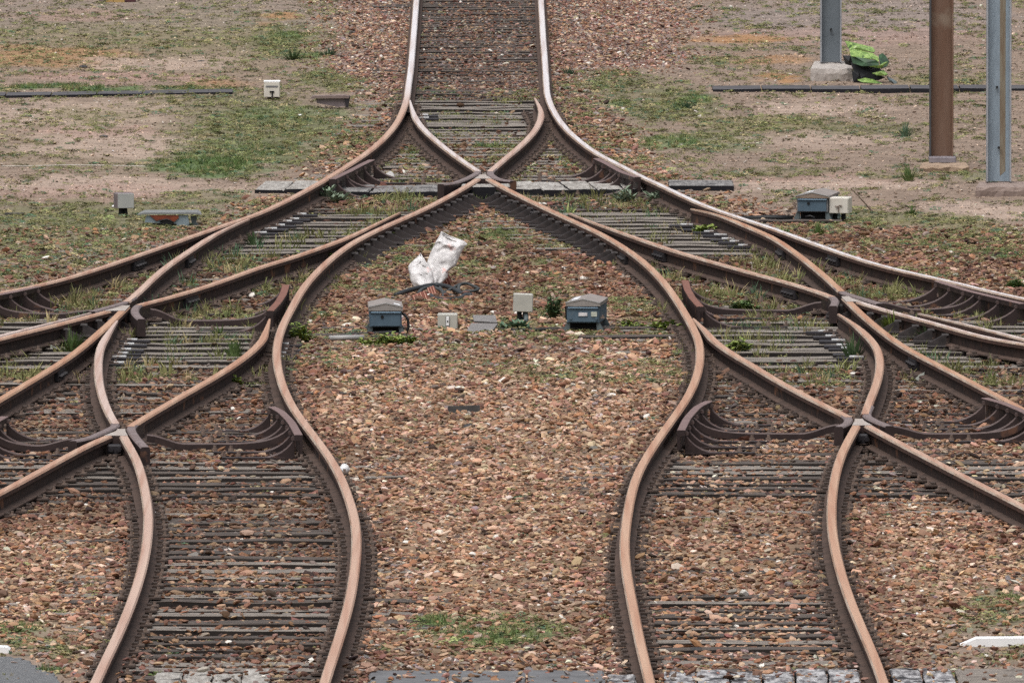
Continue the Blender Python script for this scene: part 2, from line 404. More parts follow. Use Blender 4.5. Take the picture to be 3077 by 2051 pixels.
R_('H', 'rail', 'rusty closure rail with two ribbed joints running towards the tall grass frog', 'rail',
   P(2, 1, (560, 412), (650, 448), (800, 505), (950, 556), (1100, 608), (1300, 680), (1500, 746), (1700, 806), (1900, 858), (2100, 915), (2226, 952))
   + P(3, 1, (150, 988), (300, 1032), (450, 1072), (600, 1125), (660, 1150)), tone=0.15, group=GR, taper=2.0)
R_('I', 'rail', 'orange rail running from the tall grass frog down past the pale shard', 'rail',
   P(3, 1, (775, 1160), (850, 1235), (950, 1328), (1050, 1415), (1150, 1490)) + P(3, 2, (1250, 97), (1450, 205), (1650, 305), (1850, 410), (2050, 515), (2250, 620), (2353, 675)), tone=0.0, group=GR, ext1=True)
R_('J', 'rail', 'thin pale rail from the tall grass frog running along the grass verge', 'rail',
   P(3, 1, (775, 1155), (900, 1197), (1100, 1260), (1300, 1310), (1500, 1362), (1700, 1420), (1900, 1477), (2100, 1530)) + P(3, 2, (2353, 92),), tone=0.55, group=GR, ext1=True)
R_('K', 'switch_rail', 'grey blade lying just behind the thin pale rail at the grass verge', 'switch blade',
   P(3, 1, (1420, 1296), (1600, 1336), (1900, 1406), (2100, 1456), (2353, 1522)), tone=0.6, group=GB, taper=1.5, ext1=True)
R_('L', 'switch_rail', 'curved orange blade bulging out between the tall grass frog and the frog with bolts', 'switch blade',
   P(3, 1, (712, 1300), (800, 1350), (880, 1408), (960, 1475), (1015, 1545)) + P(3, 2, (1040, 90), (1073, 170), (1085, 270), (1073, 370), (1042, 470), (1002, 560), (965, 645), (948, 715)), tone=0.1, group=GB, taper=1.0)
R_('M', 'rail', 'near orange rail with white plastic caught beside it, curving down from the frog with bolts', 'rail',
   P(3, 2, (895, 768), (862, 830), (800, 935), (743, 1050), (700, 1180), (670, 1320), (655, 1450)) + P(3, 3, (650, 30), (650, 150), (665, 280), (690, 400), (722, 530), (768, 680), (822, 830), (882, 980), (950, 1130), (1015, 1280), (1075, 1430), (1122, 1580)), tone=0.05, group=GR, ext1=True)
R_('N', 'rail', 'straight rusty rail leaving the frog with bolts diagonally to the frame edge', 'rail',
   P(3, 2, (895, 770), (1000, 830), (1200, 938), (1400, 1042), (1600, 1146), (1800, 1250), (2000, 1350), (2200, 1450), (2353, 1530)), tone=0.15, group=GR, ext1=True)
R_('O', 'switch_rail', 'straight orange blade branching below the mauve guard bar to the frog with bolts', 'switch blade',
   P(2, 1, (1655, 1340), (1750, 1430), (1830, 1512)) + P(2, 2, (1790, 25), (1900, 112), (2000, 180), (2100, 236), (2226, 305)) + P(3, 2, (100, 375), (200, 430), (400, 540), (600, 640), (750, 710), (808, 742)), tone=0.1, group=GB, taper=1.0)
R_('Q', 'rail', 'thin orange rail from the ribbed joint frog running above dark brackets', 'rail',
   P(0, 1, (1115, 1232), (1000, 1262), (850, 1302), (700, 1342), (500, 1395), (300, 1442), (100, 1492), (0, 1518)), tone=0.1, group=GR, ext1=True)
R_('Q2', 'switch_rail', 'dull blade lying just behind the thin orange rail above the dark brackets', 'switch blade',
   P(0, 1, (800, 1290), (600, 1345), (400, 1392), (200, 1440), (0, 1492)), tone=0.5, group=GB, taper=1.5, ext1=True)
R_('R', 'rail', 'orange rail running diagonally down to the frame edge beside the bright curly grass tuft', 'rail',
   P(0, 1, (1115, 1235), (1060, 1290), (980, 1372), (900, 1438), (820, 1508)) + P(0, 2, (750, 100), (640, 190), (500, 280), (350, 372), (200, 460), (100, 522), (0, 580)), tone=0.0, group=GR, ext1=True)
R_('S', 'switch_rail', 'pale curved blade bulging out above the frog with the white scrap', 'switch blade',
   P(0, 1, (1035, 1360), (980, 1430), (925, 1520)) + P(0, 2, (905, 80), (880, 130), (869, 220), (866, 320), (872, 420), (890, 510), (922, 610), (962, 700), (1000, 765), (1025, 800)), tone=0.4, group=GB, taper=1.0)
R_('T', 'rail', 'near orange rail curving from the frog with the white scrap down to the asphalt corner', 'rail',
   P(0, 2, (1070, 862), (1120, 960), (1168, 1030), (1210, 1110), (1240, 1200), (1267, 1300), (1292, 1420), (1306, 1559)) + P(0, 3, (1312, 60), (1313, 150), (1305, 260), (1285, 400), (1255, 540), (1216, 680), (1172, 810), (1120, 940), (1062, 1080), (1000, 1210), (930, 1350), (862, 1500), (825, 1580)), tone=0.25, group=GR, ext1=True)
R_('U', 'rail', 'straight rusty rail leaving the frog with the white scrap diagonally to the frame edge', 'rail',
   P(0, 2, (1070, 862), (950, 908), (800, 966), (600, 1075), (400, 1187), (200, 1300), (0, 1402)), tone=0.1, group=GR, ext1=True)
R_('V', 'switch_rail', 'pointed orange blade branching below the reddish guard bar towards the white scrap frog', 'switch blade',
   P(1, 1, (148, 1345), (122, 1440), (85, 1515)) + P(0, 2, (2335, 40), (2270, 120), (2180, 195), (2080, 268), (1950, 352), (1800, 440), (1650, 522), (1450, 640), (1300, 728), (1180, 800), (1150, 825)), tone=0.05, group=GB, taper=1.0)

PROF = {
    'rail_head': [(-.036, .142), (.036, .142), (.0365, .171), (.027, .185), (-.027, .185), (-.0365, .171)],
    'rail_web': [(-.009, .058), (.009, .058), (.009, .1415), (-.009, .1415)],
    'rail_foot': [(-.07, .034), (.07, .034), (.07, .045), (.012, .0575), (-.012, .0575), (-.07, .045)],
}
def sweep(path, prof, taper=0.0, zoff=0.0):
    n = len(prof)
    v, f = [], []
    s = 0.0
    for i, p in enumerate(path):
        if i: s += (path[i] - path[i - 1]).length
        d = path[min(i + 1, len(path) - 1)] - path[max(i - 1, 0)]
        nrm = Vector((d.y, -d.x, 0)).normalized()
        if nrm.x < 0: nrm = -nrm
        k = 1.0
        if taper: k = 0.28 + 0.72 * min(1.0, s / (taper * 2.5))
        for (a, z) in prof:
            v.append((p.x + nrm.x * a * k, p.y + nrm.y * a * k, z + zoff))
    for i in range(len(path) - 1):
        for j in range(n):
            q = (j + 1) % n
            f.append((i * n + j, (i + 1) * n + j, (i + 1) * n + q, i * n + q))
    f += [tuple(range(n)), tuple((len(path) - 1) * n + j for j in range(n - 1, -1, -1))]
    return v, f

def tone_at(t, py):
    if t == 'A': return 1.0 - sstep(230, 345, py) * 0.85
    if t == 'E': return 0.95 - 0.25 * sstep(880, 930, py)
    return np.full(np.shape(py), float(t))

def rail_meshes(root, path, tone, taper, mats=('head', 'head_side')):
    for part in ('rail_head', 'rail_web', 'rail_foot'):
        v, f = sweep(path, PROF[part], taper if part != 'rail_foot' else taper * .5)
        b = MB()
        if part == 'rail_head':
            mi = []
            for i in range(len(path) - 1):
                for j in range(6): mi.append(0 if j in (2, 3) else (2 if j == 4 else 1))
            mi += [1, 1]
            b.add(v, f, mi)
            o = b.build(part, list(mats) + ['edge'], root)
            a = o.data.attributes.new('tone', 'FLOAT', 'POINT')
            vv = np.array(v)
            _, py = proj(vv[:, 0], vv[:, 1], vv[:, 2])
            a.data.foreach_set('value', np.asarray(tone_at(tone, py), dtype=np.float32))
        else:
            b.add(v, f)
            b.build(part, 'web' if part == 'rail_web' else 'foot', root)

RAILX = {}
for k, r in RAILS.items():
    path = r['path']
    if path[0].y < path[-1].y: path = path[::-1]; 
    ys = np.array([p.y for p in path])[::-1]; xs = np.array([p.x for p in path])[::-1]
    order = np.argsort(ys); RAILX[k] = (ys[order], xs[order])
    mid = r['path'][0]
    root = empty(r['name'], (mid.x, mid.y, 0.0), r['label'], r['cat'], r['group'])
    r['root'] = root
    rail_meshes(root, r['path'], r['tone'], r['taper'])
def rx(k, y):
    ys, xs = RAILX[k]
    return float(np.interp(y, ys, xs))
def rin(k, y):
    return RAILX[k][0][0] <= y <= RAILX[k][0][-1]
def py_of(y, z=0.0):
    return float(proj(0, y, z)[1])
def y_of(py, z=0.0):
    return at(CX, py, z).y

# bolted joints (fishplates) clamped on the rails
def fishplate(key, px, py, length=0.55):
    y = at(px, py, 0.1).y
    x = rx(key, y); x2 = rx(key, y - 0.3)
    root = RAILS[key]['root']
    d = Vector((x2 - x, -0.3, 0)).normalized()
    n = Vector((d.y, -d.x, 0))
    ang = math.atan2(d.y, d.x)
    for sd in (-1, 1):
        b = MB()
        c = Vector((x, y, 0.098)) + n * sd * 0.026
        b.box(c, (length, 0.032, 0.075), ang)
        b.build('fishplate', 'joint', root)
        for q in (-.36, -.12, .12, .36):
            b2 = MB()
            c2 = Vector((x, y, 0.1)) + n * sd * 0.042 + d * q * length
            b2.tube([c2, c2 + n * sd * 0.028], 0.017, 6)
            b2.build('bolt', 'joint', root)
for key, c, r, x, y in (('H', 2, 1, 1395, 790), ('E', 3, 1, 745, 830), ('H', 3, 1, 350, 1120), ('D', 0, 1, 1530, 1190), ('A', 0, 1, 1130, 870), ('A2', 0, 1, 1635, 840),
                        ('G', 2, 1, 300, 400), ('G', 2, 1, 1090, 810), ('F', 3, 1, 235, 770), ('R', 0, 2, 480, 370), ('I', 3, 2, 1440, 270)):
    px, py = P(c, r, (x, y))[0]
    fishplate(key, px, py)

# ---------------------------------------------------------------- frogs
def frog(label, nose_c, legs, wings, block=True):
    """nose: pixel of the point; legs: two rail keys; wings: two pixel paths"""
    o = at(*nose_c, ZT); o.z = 0
    root = empty('frog', o, label, 'rail frog', 'cast frogs where the rails cross')
    # point: solid wedge between the two legs
    b = MB()
    y0 = o.y + 0.15
    rows = []
    for dy in (0.0, -0.25, -0.5, -0.8):
        y = y0 + dy - 0.15
        xa, xb = rx(legs[0], y), rx(legs[1], y)
        lo, hi = min(xa, xb) - 0.03, max(xa, xb) + 0.03
        rows.append((lo, hi, y))
    v, f = [], []
    for lo, hi, y in rows:
        v += [(lo, y, 0.187), (hi, y, 0.187), (hi, y, 0.05), (lo, y, 0.05)]
    for i in range(len(rows) - 1):
        a, c = i * 4, i * 4 + 4
        f += [(a, a + 1, c + 1, c), (a + 1, a + 2, c + 2, c + 1), (a + 3, a, c, c + 3)]
    f += [(0, 3, 2, 1), (4 * len(rows) - 4, 4 * len(rows) - 3, 4 * len(rows) - 2, 4 * len(rows) - 1)]
    mi = [0, 1, 1] * (len(rows) - 1) + [1, 1]
    b.add(v[:], f, mi)
    b.build('frog_nose', ['frogtop', 'iron'], root)
    for w in wings:
        path = [at(x, y, ZT) for x, y in w]
        out = []
        for i in range(len(path) - 1):
            for k in range(4): out.append(path[i].lerp(path[i + 1], k / 4))
        out.append(path[-1])
        for _ in range(3):
            out = [out[0]] + [(out[i - 1] + out[i] * 2 + out[i + 1]) / 4 for i in range(1, len(out) - 1)] + [out[-1]]
        b = MB()
        v, f = sweep(out, [(-.036, .034), (.036, .034), (.0365, .171), (.027, .183), (-.027, .183), (-.0365, .171)])
        mi = []
        for i in range(len(out) - 1):
            for j in range(6): mi.append(0 if j in (2, 3, 4) else 1)
        b.add(v, f, mi + [1, 1])
        b.build('wing_rail', ['wing', 'iron'], root)
    if block:
        b = MB()
        y = rows[-1][2] - 0.25
        cx = (rows[-1][0] + rows[-1][1]) / 2
        wd = rx(legs[1], y) - rx(legs[0], y)
        b.box((cx, y, 0.1), (max(0.08, abs(wd) - 0.05), 0.12, 0.07), 0, bev=0.01)
        for s_ in (-1, 1): b.tube([(cx + s_ * .03, y - .06, .1), (cx + s_ * .03, y - .10, .1)], 0.02, 6)
        b.build('spacer_block', 'joint', root)
    return root
frog('topmost frog where both blades of the single track cross above the tarred timber', P(1, 1, (2030, 72))[0], ('C', 'G'),
     [P(1, 1, (1960, 15), (2000, 42), (1930, 82), (1860, 112), (1780, 142), (1660, 155)), P(1, 1, (2130, 15), (2090, 45), (2115, 80), (2180, 112), (2300, 125))])
frog('frog with the bright curly grass tuft in front of it', P(0, 1, (1118, 1228))[0], ('Q', 'R'),
     [P(0, 1, (1180, 1150), (1100, 1197), (1000, 1226), (900, 1252), (810, 1278)), P(0, 1, (1300, 1196), (1215, 1222), (1188, 1255), (1200, 1300), (1250, 1345))])
frog('frog beside the tall grass verge', P(3, 1, (770, 1148))[0], ('I', 'J'),
     [P(3, 1, (600, 1125), (665, 1150), (690, 1180), (665, 1230)), P(3, 1, (700, 1065), (750, 1108), (850, 1138), (950, 1168), (1080, 1208))])
frog('frog with a white scrap lying in its fork', P(0, 2, (1068, 848))[0], ('U', 'T'),
     [P(0, 2, (985, 740), (1035, 808), (950, 850), (860, 890), (780, 922), (640, 950)), P(0, 2, (1240, 765), (1150, 822), (1172, 875), (1220, 935), (1285, 1005))])
frog('frog with large bolts standing in its fork', P(3, 2, (893, 758))[0], ('M', 'N'),
     [P(3, 2, (720, 695), (812, 745), (790, 792), (715, 825)), P(3, 2, (990, 640), (948, 722), (1050, 776), (1165, 818))])

# ---------------------------------------------------------------- guard rails with curved brackets
def guard(label, pts, side, nf, L=0.55, tie=None, mat='guard', plate=True):
    """pts: pixel line of the flat top of the guard bar; side: +1 brackets reach to +x"""
    w = [at(x, y, 0.2) for x, y in pts]
    path = []
    for i in range(len(w) - 1):
        for k in range(5): path.append(w[i].lerp(w[i + 1], k / 5))
    path.append(w[-1])
    for _ in range(2):
        path = [path[0]] + [(path[i - 1] + path[i] * 2 + path[i + 1]) / 4 for i in range(1, len(path) - 1)] + [path[-1]]
    o = Vector((path[-1].x, path[-1].y, 0))
    root = empty('guard_rail', o, label, 'guard rail', 'guard rails with curved brackets')
    b = MB()
    v, f = sweep(path, [(-.03, .155), (.03, .155), (.032, .196), (.028, .2), (-.028, .2), (-.032, .196)])
    b.add(v, f, [0 if j in (2, 3, 4) else 1 for i in range(len(path) - 1) for j in range(6)] + [1, 1])
    b.build('guard_bar', [mat, 'iron'], root)
    b = MB()
    v, f = sweep(path, [(-.012 - side * .018, .05), (.012 - side * .018, .05), (.012 - side * .018, .154), (-.012 - side * .018, .154)])
    b.add(v, f); b.build('guard_web', 'iron', root)
    ys = np.array([p.y for p in path]); xs = np.array([p.x for p in path])
    od = np.argsort(ys)
    ylo, yhi = ys.min() + 0.12, ys.max() - 0.12
    for i in range(nf):
        y = ylo + (yhi - ylo) * i / max(1, nf - 1)
        x = float(np.interp(y, ys[od], xs[od])) + side * 0.028
        LL = L * random.uniform(0.74, 0.9)
        b = MB()
        prof = []
        for k in range(13):
            u = k / 12
            z = 0.014 + 0.158 * math.exp(-3.4 * u) * (1 - u) ** 0.6
            prof.append((x + side * u * LL, z))
        n_ = len(prof)
        v = []
        for (xx, z) in prof:
            v += [(xx, y - .016, 0.0), (xx, y - .016, max(.004, z - .013)), (xx, y - .003, z), (xx, y + .012, z - .002), (xx, y + .016, 0.0)]
        f, mi = [], []
        for k in range(n_ - 1):
            for q in range(4):
                a_, c_ = k * 5 + q, (k + 1) * 5 + q
                f.append((a_, c_, c_ + 1, a_ + 1) if side > 0 else (a_ + 1, c_ + 1, c_, a_)); mi.append(1 if q in (1, 2) else 0)
        f += [(0, 1, 2, 3, 4), tuple((n_ - 1) * 5 + q for q in range(5))]; mi += [0, 0]
        b.add(v, f, mi)
        # round boss where the rib meets the bar
        b.tube([(x + side * .012, y - .02, .166), (x + side * .012, y + .015, .166)], .017, 8, 1)
        # base strap the ribs stand on
        b.box((x + side * LL * .72, y, 0.014), (LL * 1.45, 0.12, 0.014))
        br = b.build('bracket', ['iron', 'ironedge'], root)
        for q in (1.12, 1.42):
            b = MB()
            cx = x + side * LL * q
            b.tube([(cx, y - .05, .03), (cx, y - .05, .05)], 0.022, 8)
            b.tube([(cx, y - .05, .05), (cx, y - .05, .072)], 0.013, 6)
            b.build('bolt', 'bolt', br)
    if tie:
        # flat strap from the middle of the guard across to the frog, turned up at its far end
        px, py, zend = tie
        e = at(px, py, zend)
        y = e.y
        x0 = float(np.interp(y, ys[od], xs[od])) + side * 0.03
        n = 24
        top, bot = [], []
        for k in range(n + 1):
            u = k / n
            x = x0 + (e.x - x0) * u
            Lm = abs(e.x - x0)
            zt = 0.058 + 0.125 * math.exp(-u * Lm / 0.12) + max(0, zend - 0.06) * sstep(1 - 0.3 / max(Lm, .5), 1.0, u)
            top.append((x, float(zt))); bot.append((x, max(0.004, float(zt) - 0.062)))
        v = []
        for (xa, zt), (_, zb) in zip(top, bot):
            v += [(xa, y - .016, zb), (xa, y - .016, zt - .011), (xa, y - .004, zt), (xa, y + .014, zt - .002), (xa, y + .014, zb)]
        f, mi = [], []
        for k in range(n):
            for q in range(5):
                a_, a2 = k * 5 + q, k * 5 + (q + 1) % 5
                c_, c2 = a_ + 5, a2 + 5
                f.append((a_, c_, c2, a2) if e.x > x0 else (a2, c2, c_, a_)); mi.append(1 if q in (1, 2) else 0)
        f += [(0, 1, 2, 3, 4), tuple(n * 5 + q for q in range(5))]; mi += [0, 0]
        b = MB(); b.add(v, f, mi)
        b.build('tie_strap', ['iron', 'ironedge'], root)
    return root
def pp(c, r, x, y): return P(c, r, (x, y))[0]
guard('guard rail next to the mossy bend, its brackets beside the white angled block', P(1, 1, (1050, -60), (960, -18), (850, 40), (700, 112)), 1, 5, 0.55, (*pp(1, 1, 1880, 110), .15))
guard('guard rail inside the silver topped bend above the grey planks', P(2, 1, (800, -72), (900, -25), (1020, 45), (1165, 95)), -1, 5, 0.6, (*pp(2, 1, -150, 80), .15))
guard('guard rail at the frame edge above the thin orange rail, pale grass below its strap', P(0, 1, (330, 1060), (120, 1105), (-120, 1150)), 1, 4, 0.7, (*pp(0, 1, 815, 1262), .09))
guard('reddish guard rail beside the pointed blade with a straw weed in its brackets', P(1, 1, (292, 1045), (270, 1120), (220, 1200), (150, 1275)), -1, 4, 0.55, (*pp(0, 1, 1330, 1250), .16), mat='guard_red')
guard('reddish guard rail beside the S-rail with weeds growing through its brackets', P(2, 1, (1585, 1005), (1605, 1080), (1650, 1160), (1722, 1238)), 1, 4, 0.6, (*pp(3, 1, 560, 1190), .13), mat='guard_red')
guard('guard rail along the silver topped rail at the frame edge by the dark green clump', P(3, 1, (1590, 1010), (1850, 1092), (2080, 1148), (2353, 1212)), -1, 6, 0.7, (*pp(3, 1, 1090, 1195), .12))
guard('mauve guard rail with a bare fan of brackets beside the S-rail above the white cup', P(1, 2, (170, 650), (250, 690), (340, 780), (405, 900)), -1, 6, 0.5, (*pp(0, 2, 1300, 890), .13))
guard('mauve guard rail with bolted brackets and a dry tuft at its foot', P(2, 2, (1790, 600), (1690, 650), (1600, 750), (1548, 858)), 1, 6, 0.5, (*pp(3, 2, 720, 800), .13))
guard('mauve guard rail by the small white paper near the frame edge', P(3, 2, (2010, 572), (2180, 618), (2353, 690), (2480, 760)), -1, 6, 0.55, (*pp(3, 2, 1170, 812), .12))
guard('guard rail mostly beyond the frame edge, its strap reaching the white scrap frog', P(0, 2, (40, 735), (-60, 790), (-140, 860), (-190, 920)), 1, 5, 0.55, (*pp(0, 2, 660, 925), .12))

# ---------------------------------------------------------------- ground: levels and colours
def edge_x(y):
    return y * CX / FPX
def ballast_level(x, y):
    """height of the ground sheet"""
    px, py = proj(x, y, 0)
    n = (fbm(np.asarray(x) * 1.3, np.asarray(y) * 1.3, 3) - 0.5) * 0.035 + (vnoise(np.asarray(x) * .35, np.asarray(y) * .2, 5) - .5) * 0.03
    ins = inside_tracks(np.asarray(x, float), np.asarray(y, float))
    clear = np.zeros_like(np.asarray(px, float))
    L_ = px < 1250
    for lo, hi, d, sidef in ((630, 770, .028, None), (975, 1100, .03, None), (1150, 1300, .0, 0), (1385, 1495, .012, 0), (1800, 1925, .012, None), (1925, 2030, .006, 0), (305, 400, .02, None), (1540, 1790, -.016, 1), (1540, 1790, -.004, 0), (770, 960, -.01, None), (0, 300, -.006, None)):
        wgt = sstep(lo - 20, lo + 20, py) * (1 - sstep(hi - 20, hi + 20, py))
        if sidef == 0: wgt = wgt * L_
        if sidef == 1: wgt = wgt * (1 - L_)
        clear = clear + wgt * d
    return n - clear * np.where(ins, 1, np.where(clear > 0, 0, 1)) - 0.012 * ins + (1 - ins) * 0.012

def inside_tracks(x, y):
    I = lambda k: np.interp(y, *RAILX[k])
    py = proj(0 * y, y, 0 * y)[1]
    lw = np.where(py < 880, I('A'), np.where(py < 1560, -99, I('T')))
    re = np.where(py < 900, I('E'), np.where(py < 1560, 99, I('M')))
    top = (x > I('A')) & (x < I('E')) & (py < 620)
    return (((x > lw - .12) & (x < I('C') + .12) & (py > 600)) | ((x < re + .12) & (x > I('G') - .12) & (py > 600)) | top).astype(float)

SOIL, SAND, BALL, BALLRED, BALLTOP = (0.22, 0.163, 0.125), (0.345, 0.262, 0.21), (0.2, 0.135, 0.088), (0.105, 0.066, 0.048), (0.2, 0.14, 0.118)
MOSS, GRASSC, ORANGE, GREY, OLIVE = (0.135, 0.13, 0.07), (0.095, 0.14, 0.055), (0.30, 0.165, 0.075), (0.215, 0.18, 0.165), (0.18, 0.155, 0.085)
PINK = (0.31, 0.20, 0.165)
DIRT = (0.05, 0.042, 0.037)
ZONES = [  # cx, cy, rx, ry, colour, strength, tufts
    (450, 60, 900, 70, GREY, .5, 0), (500, 120, 800, 130, OLIVE, .35, .05), (330, 420, 500, 120, OLIVE, .25, .04), (250, 50, 300, 18, PINK, .5, 0), (400, 100, 700, 25, OLIVE, .35, .12),
    (180, 178, 300, 34, ORANGE, .65, .10), (500, 130, 420, 26, OLIVE, .45, .18), (470, 195, 260, 24, SAND, .8, 0), (350, 236, 330, 18, PINK, .7, 0),
    (830, 55, 55, 26, ORANGE, .8, .1), (640, 255, 160, 10, ORANGE, .5, .1),
    (200, 272, 260, 15, GRASSC, .9, 1.0), (560, 270, 160, 12, GRASSC, .75, .8),
    (850, 130, 110, 60, MOSS, .8, .55), (870, 110, 60, 28, GRASSC, .6, .7), (890, 178, 70, 14, GRASSC, .7, .8), (1000, 250, 130, 36, MOSS, .8, .6),
    (700, 320, 320, 50, MOSS, .5, .25), (250, 350, 330, 42, SAND, .65, .04), (380, 430, 420, 48, SAND, .75, .02), (330, 395, 260, 18, PINK, .5, 0), (300, 345, 160, 22, OLIVE, .6, .15),
    (780, 400, 300, 100, MOSS, .85, .5), (880, 350, 180, 40, GRASSC, .4, .5), (640, 500, 210, 34, GRASSC, .9, .95), (760, 470, 240, 50, GRASSC, .4, .5), (960, 420, 180, 60, MOSS, .6, .4), (980, 500, 110, 40, BALLRED, .55, .05),
    (260, 560, 420, 30, SAND, .75, .02), (330, 590, 420, 34, PINK, .45, .02), (650, 575, 260, 12, SAND, .6, 0),
    (330, 660, 420, 70, MOSS, .8, .42), (160, 720, 320, 60, MOSS, .6, .32), (250, 770, 160, 34, GREY, .7, .05), (330, 745, 120, 30, GRASSC, .4, .5), (70, 830, 140, 24, MOSS, .7, .4), (640, 600, 160, 30, MOSS, .6, .4),
    # right hand side
    (2550, 60, 520, 80, GREY, .6, 0), (2500, 115, 520, 30, PINK, .45, 0), (2200, 128, 150, 18, ORANGE, .85, .05), (2300, 188, 170, 20, ORANGE, .6, .05), (2330, 245, 90, 12, ORANGE, .9, .08), (2130, 195, 60, 16, MOSS, .6, .5),
    (2700, 215, 380, 30, SOIL, .5, 0), (2850, 245, 260, 16, OLIVE, .5, .2),
    (1830, 260, 200, 40, MOSS, .75, .45), (2010, 330, 170, 60, MOSS, .8, .45), (2060, 310, 60, 24, GRASSC, .7, .8), (2010, 425, 140, 22, GRASSC, .7, .8), (2170, 430, 150, 34, GRASSC, .5, .6), (1850, 320, 60, 14, GRASSC, .7, .8),
    (2300, 375, 260, 34, OLIVE, .8, .35), (2500, 330, 260, 26, SAND, .75, 0), (2640, 300, 200, 20, SOIL, .5, .05), (2480, 425, 320, 22, SAND, .6, .02), (2650, 465, 300, 36, SOIL, .75, .08), (2900, 400, 220, 30, SOIL, .6, .12), (2600, 395, 200, 22, MOSS, .6, .3),
    (2400, 545, 420, 24, PINK, .55, .02), (2500, 560, 400, 22, SAND, .75, 0), (2950, 640, 220, 30, SAND, .8, .02), (2330, 520, 200, 20, MOSS, .5, .35), (2700, 525, 140, 14, MOSS, .5, .4), (2950, 530, 100, 20, GRASSC, .4, .6),
    (2680, 655, 200, 22, MOSS, .8, .5), (2820, 670, 200, 22, OLIVE, .8, .5), (2900, 720, 240, 40, MOSS, .6, .35), (3030, 770, 80, 16, GRASSC, .8, .8), (2730, 725, 60, 14, GRASSC, .5, .6), (2830, 740, 40, 16, GRASSC, .5, .6),
    # between the tracks
    (1300, 285, 170, 24, OLIVE, .8, .5), (1560, 290, 110, 22, OLIVE, .7, .45), (1290, 275, 50, 14, GRASSC, .6, .6), (1420, 365, 190, 28, GRASSC, .75, .9), (1330, 345, 60, 14, GRASSC, .6, .7), (1480, 440, 50, 10, GRASSC, .7, .8), (1250, 458, 60, 14, GRASSC, .75, .8), (1690, 470, 80, 18, OLIVE, .8, .5), (1600, 520, 70, 16, OLIVE, .6, .4),
    (1500, 700, 120, 24, GRASSC, .75, .8), (1560, 730, 110, 30, OLIVE, .6, .35), (1180, 785, 60, 12, GRASSC, .8, .8), (1440, 820, 120, 24, OLIVE, .6, .35), (1380, 760, 80, 24, OLIVE, .5, .3), (1540, 790, 160, 20, OLIVE, .4, .25), (1600, 800, 40, 10, GRASSC, .6, .7),
    (1420, 1005, 200, 18, OLIVE, .8, .5), (1580, 995, 80, 16, GRASSC, .5, .6), (1640, 1015, 220, 12, OLIVE, .6, .35), (1500, 1030, 250, 14, OLIVE, .5, .25), (1900, 1000, 140, 20, GRASSC, .5, .5), (1300, 820, 120, 50, OLIVE, .35, .18),
    (700, 750, 130, 24, OLIVE, .7, .5), (860, 740, 110, 20, GRASSC, .5, .5), (590, 820, 120, 24, OLIVE, .7, .5), (430, 830, 80, 20, GRASSC, .5, .6), (640, 950, 160, 18, OLIVE, .6, .4), (90, 960, 150, 16, MOSS, .8, .6), (560, 1030, 160, 34, OLIVE, .4, .45), (500, 1015, 70, 14, GRASSC, .4, .6),
    (760, 870, 100, 20, GRASSC, .5, .5), (990, 590, 100, 16, GRASSC, .5, .6), (1240, 605, 130, 10, GRASSC, .55, .6), (1750, 595, 160, 12, GRASSC, .55, .6), (1860, 690, 80, 14, OLIVE, .4, .4), (1900, 650, 110, 14, GRASSC, .4, .5),
    (2230, 1005, 150, 20, GRASSC, .55, .7), (2400, 985, 120, 18, GRASSC, .5, .7), (2300, 1050, 160, 30, OLIVE, .4, .4), (2720, 1000, 110, 40, MOSS, .7, .6), (2950, 965, 130, 16, MOSS, .7, .6), (2680, 845, 60, 10, OLIVE, .8, .6), (2560, 810, 50, 10, GRASSC, .5, .6), (2900, 1040, 150, 20, MOSS, .5, .4),
    # near the bottom
    (1470, 1905, 250, 60, MOSS, .85, .8), (1320, 1878, 74, 20, GRASSC, .85, 1), (1480, 1925, 190, 30, GRASSC, .6, .9), (1140, 1946, 34, 10, GRASSC, .85, .9), (1350, 1970, 70, 14, OLIVE, .7, .5), (1650, 1900, 50, 18, GRASSC, .5, .5),
    (60, 1895, 130, 24, GRASSC, .7, .7), (130, 1945, 150, 40, MOSS, .6, .35), (200, 1980, 70, 24, OLIVE, .8, .6), (230, 1990, 40, 12, ORANGE, .5, .2), (140, 2032, 70, 10, GRASSC, .85, .9), (340, 1905, 60, 14, GRASSC, .5, .5), (530, 1962, 40, 10, GRASSC, .85, .9), (490, 2030, 40, 8, GRASSC, .85, .9), (930, 2035, 40, 12, OLIVE, .7, .6),
    (3000, 1830, 120, 26, OLIVE, .7, .5), (3030, 1815, 60, 22, GRASSC, .6, .7), (2980, 1880, 160, 30, MOSS, .6, .35), (3040, 1985, 60, 14, GRASSC, .85, .9), (2980, 1995, 90, 20, MOSS, .6, .4), (2830, 1985, 40, 10, OLIVE, .8, .6), (3030, 1940, 60, 10, GRASSC, .6, .7),
]
def in_poly(px, py, poly):
    inside = np.zeros(np.shape(px), bool)
    n = len(poly)
    for i in range(n):
        x1, y1 = poly[i]; x2, y2 = poly[(i + 1) % n]
        c = (y1 > py) != (y2 > py)
        t = (py - y1) / (y2 - y1 + 1e-9)
        inside ^= c & (px < x1 + t * (x2 - x1))
    return inside
BALLAST_POLY = [(960, -300), (1000, 60), (1010, 200), (1150, 330), (1050, 420), (960, 520), (1000, 560), (800, 620), (640, 700), (420, 780), (200, 850), (0, 900), (-300, 950), (-300, 2200), (3400, 2200), (3400, 720), (2950, 700), (2600, 690), (2300, 640), (2150, 590), (1990, 520), (1900, 440), (1780, 340), (1760, 240), (2040, 200), (2060, 60), (1990, -300)]

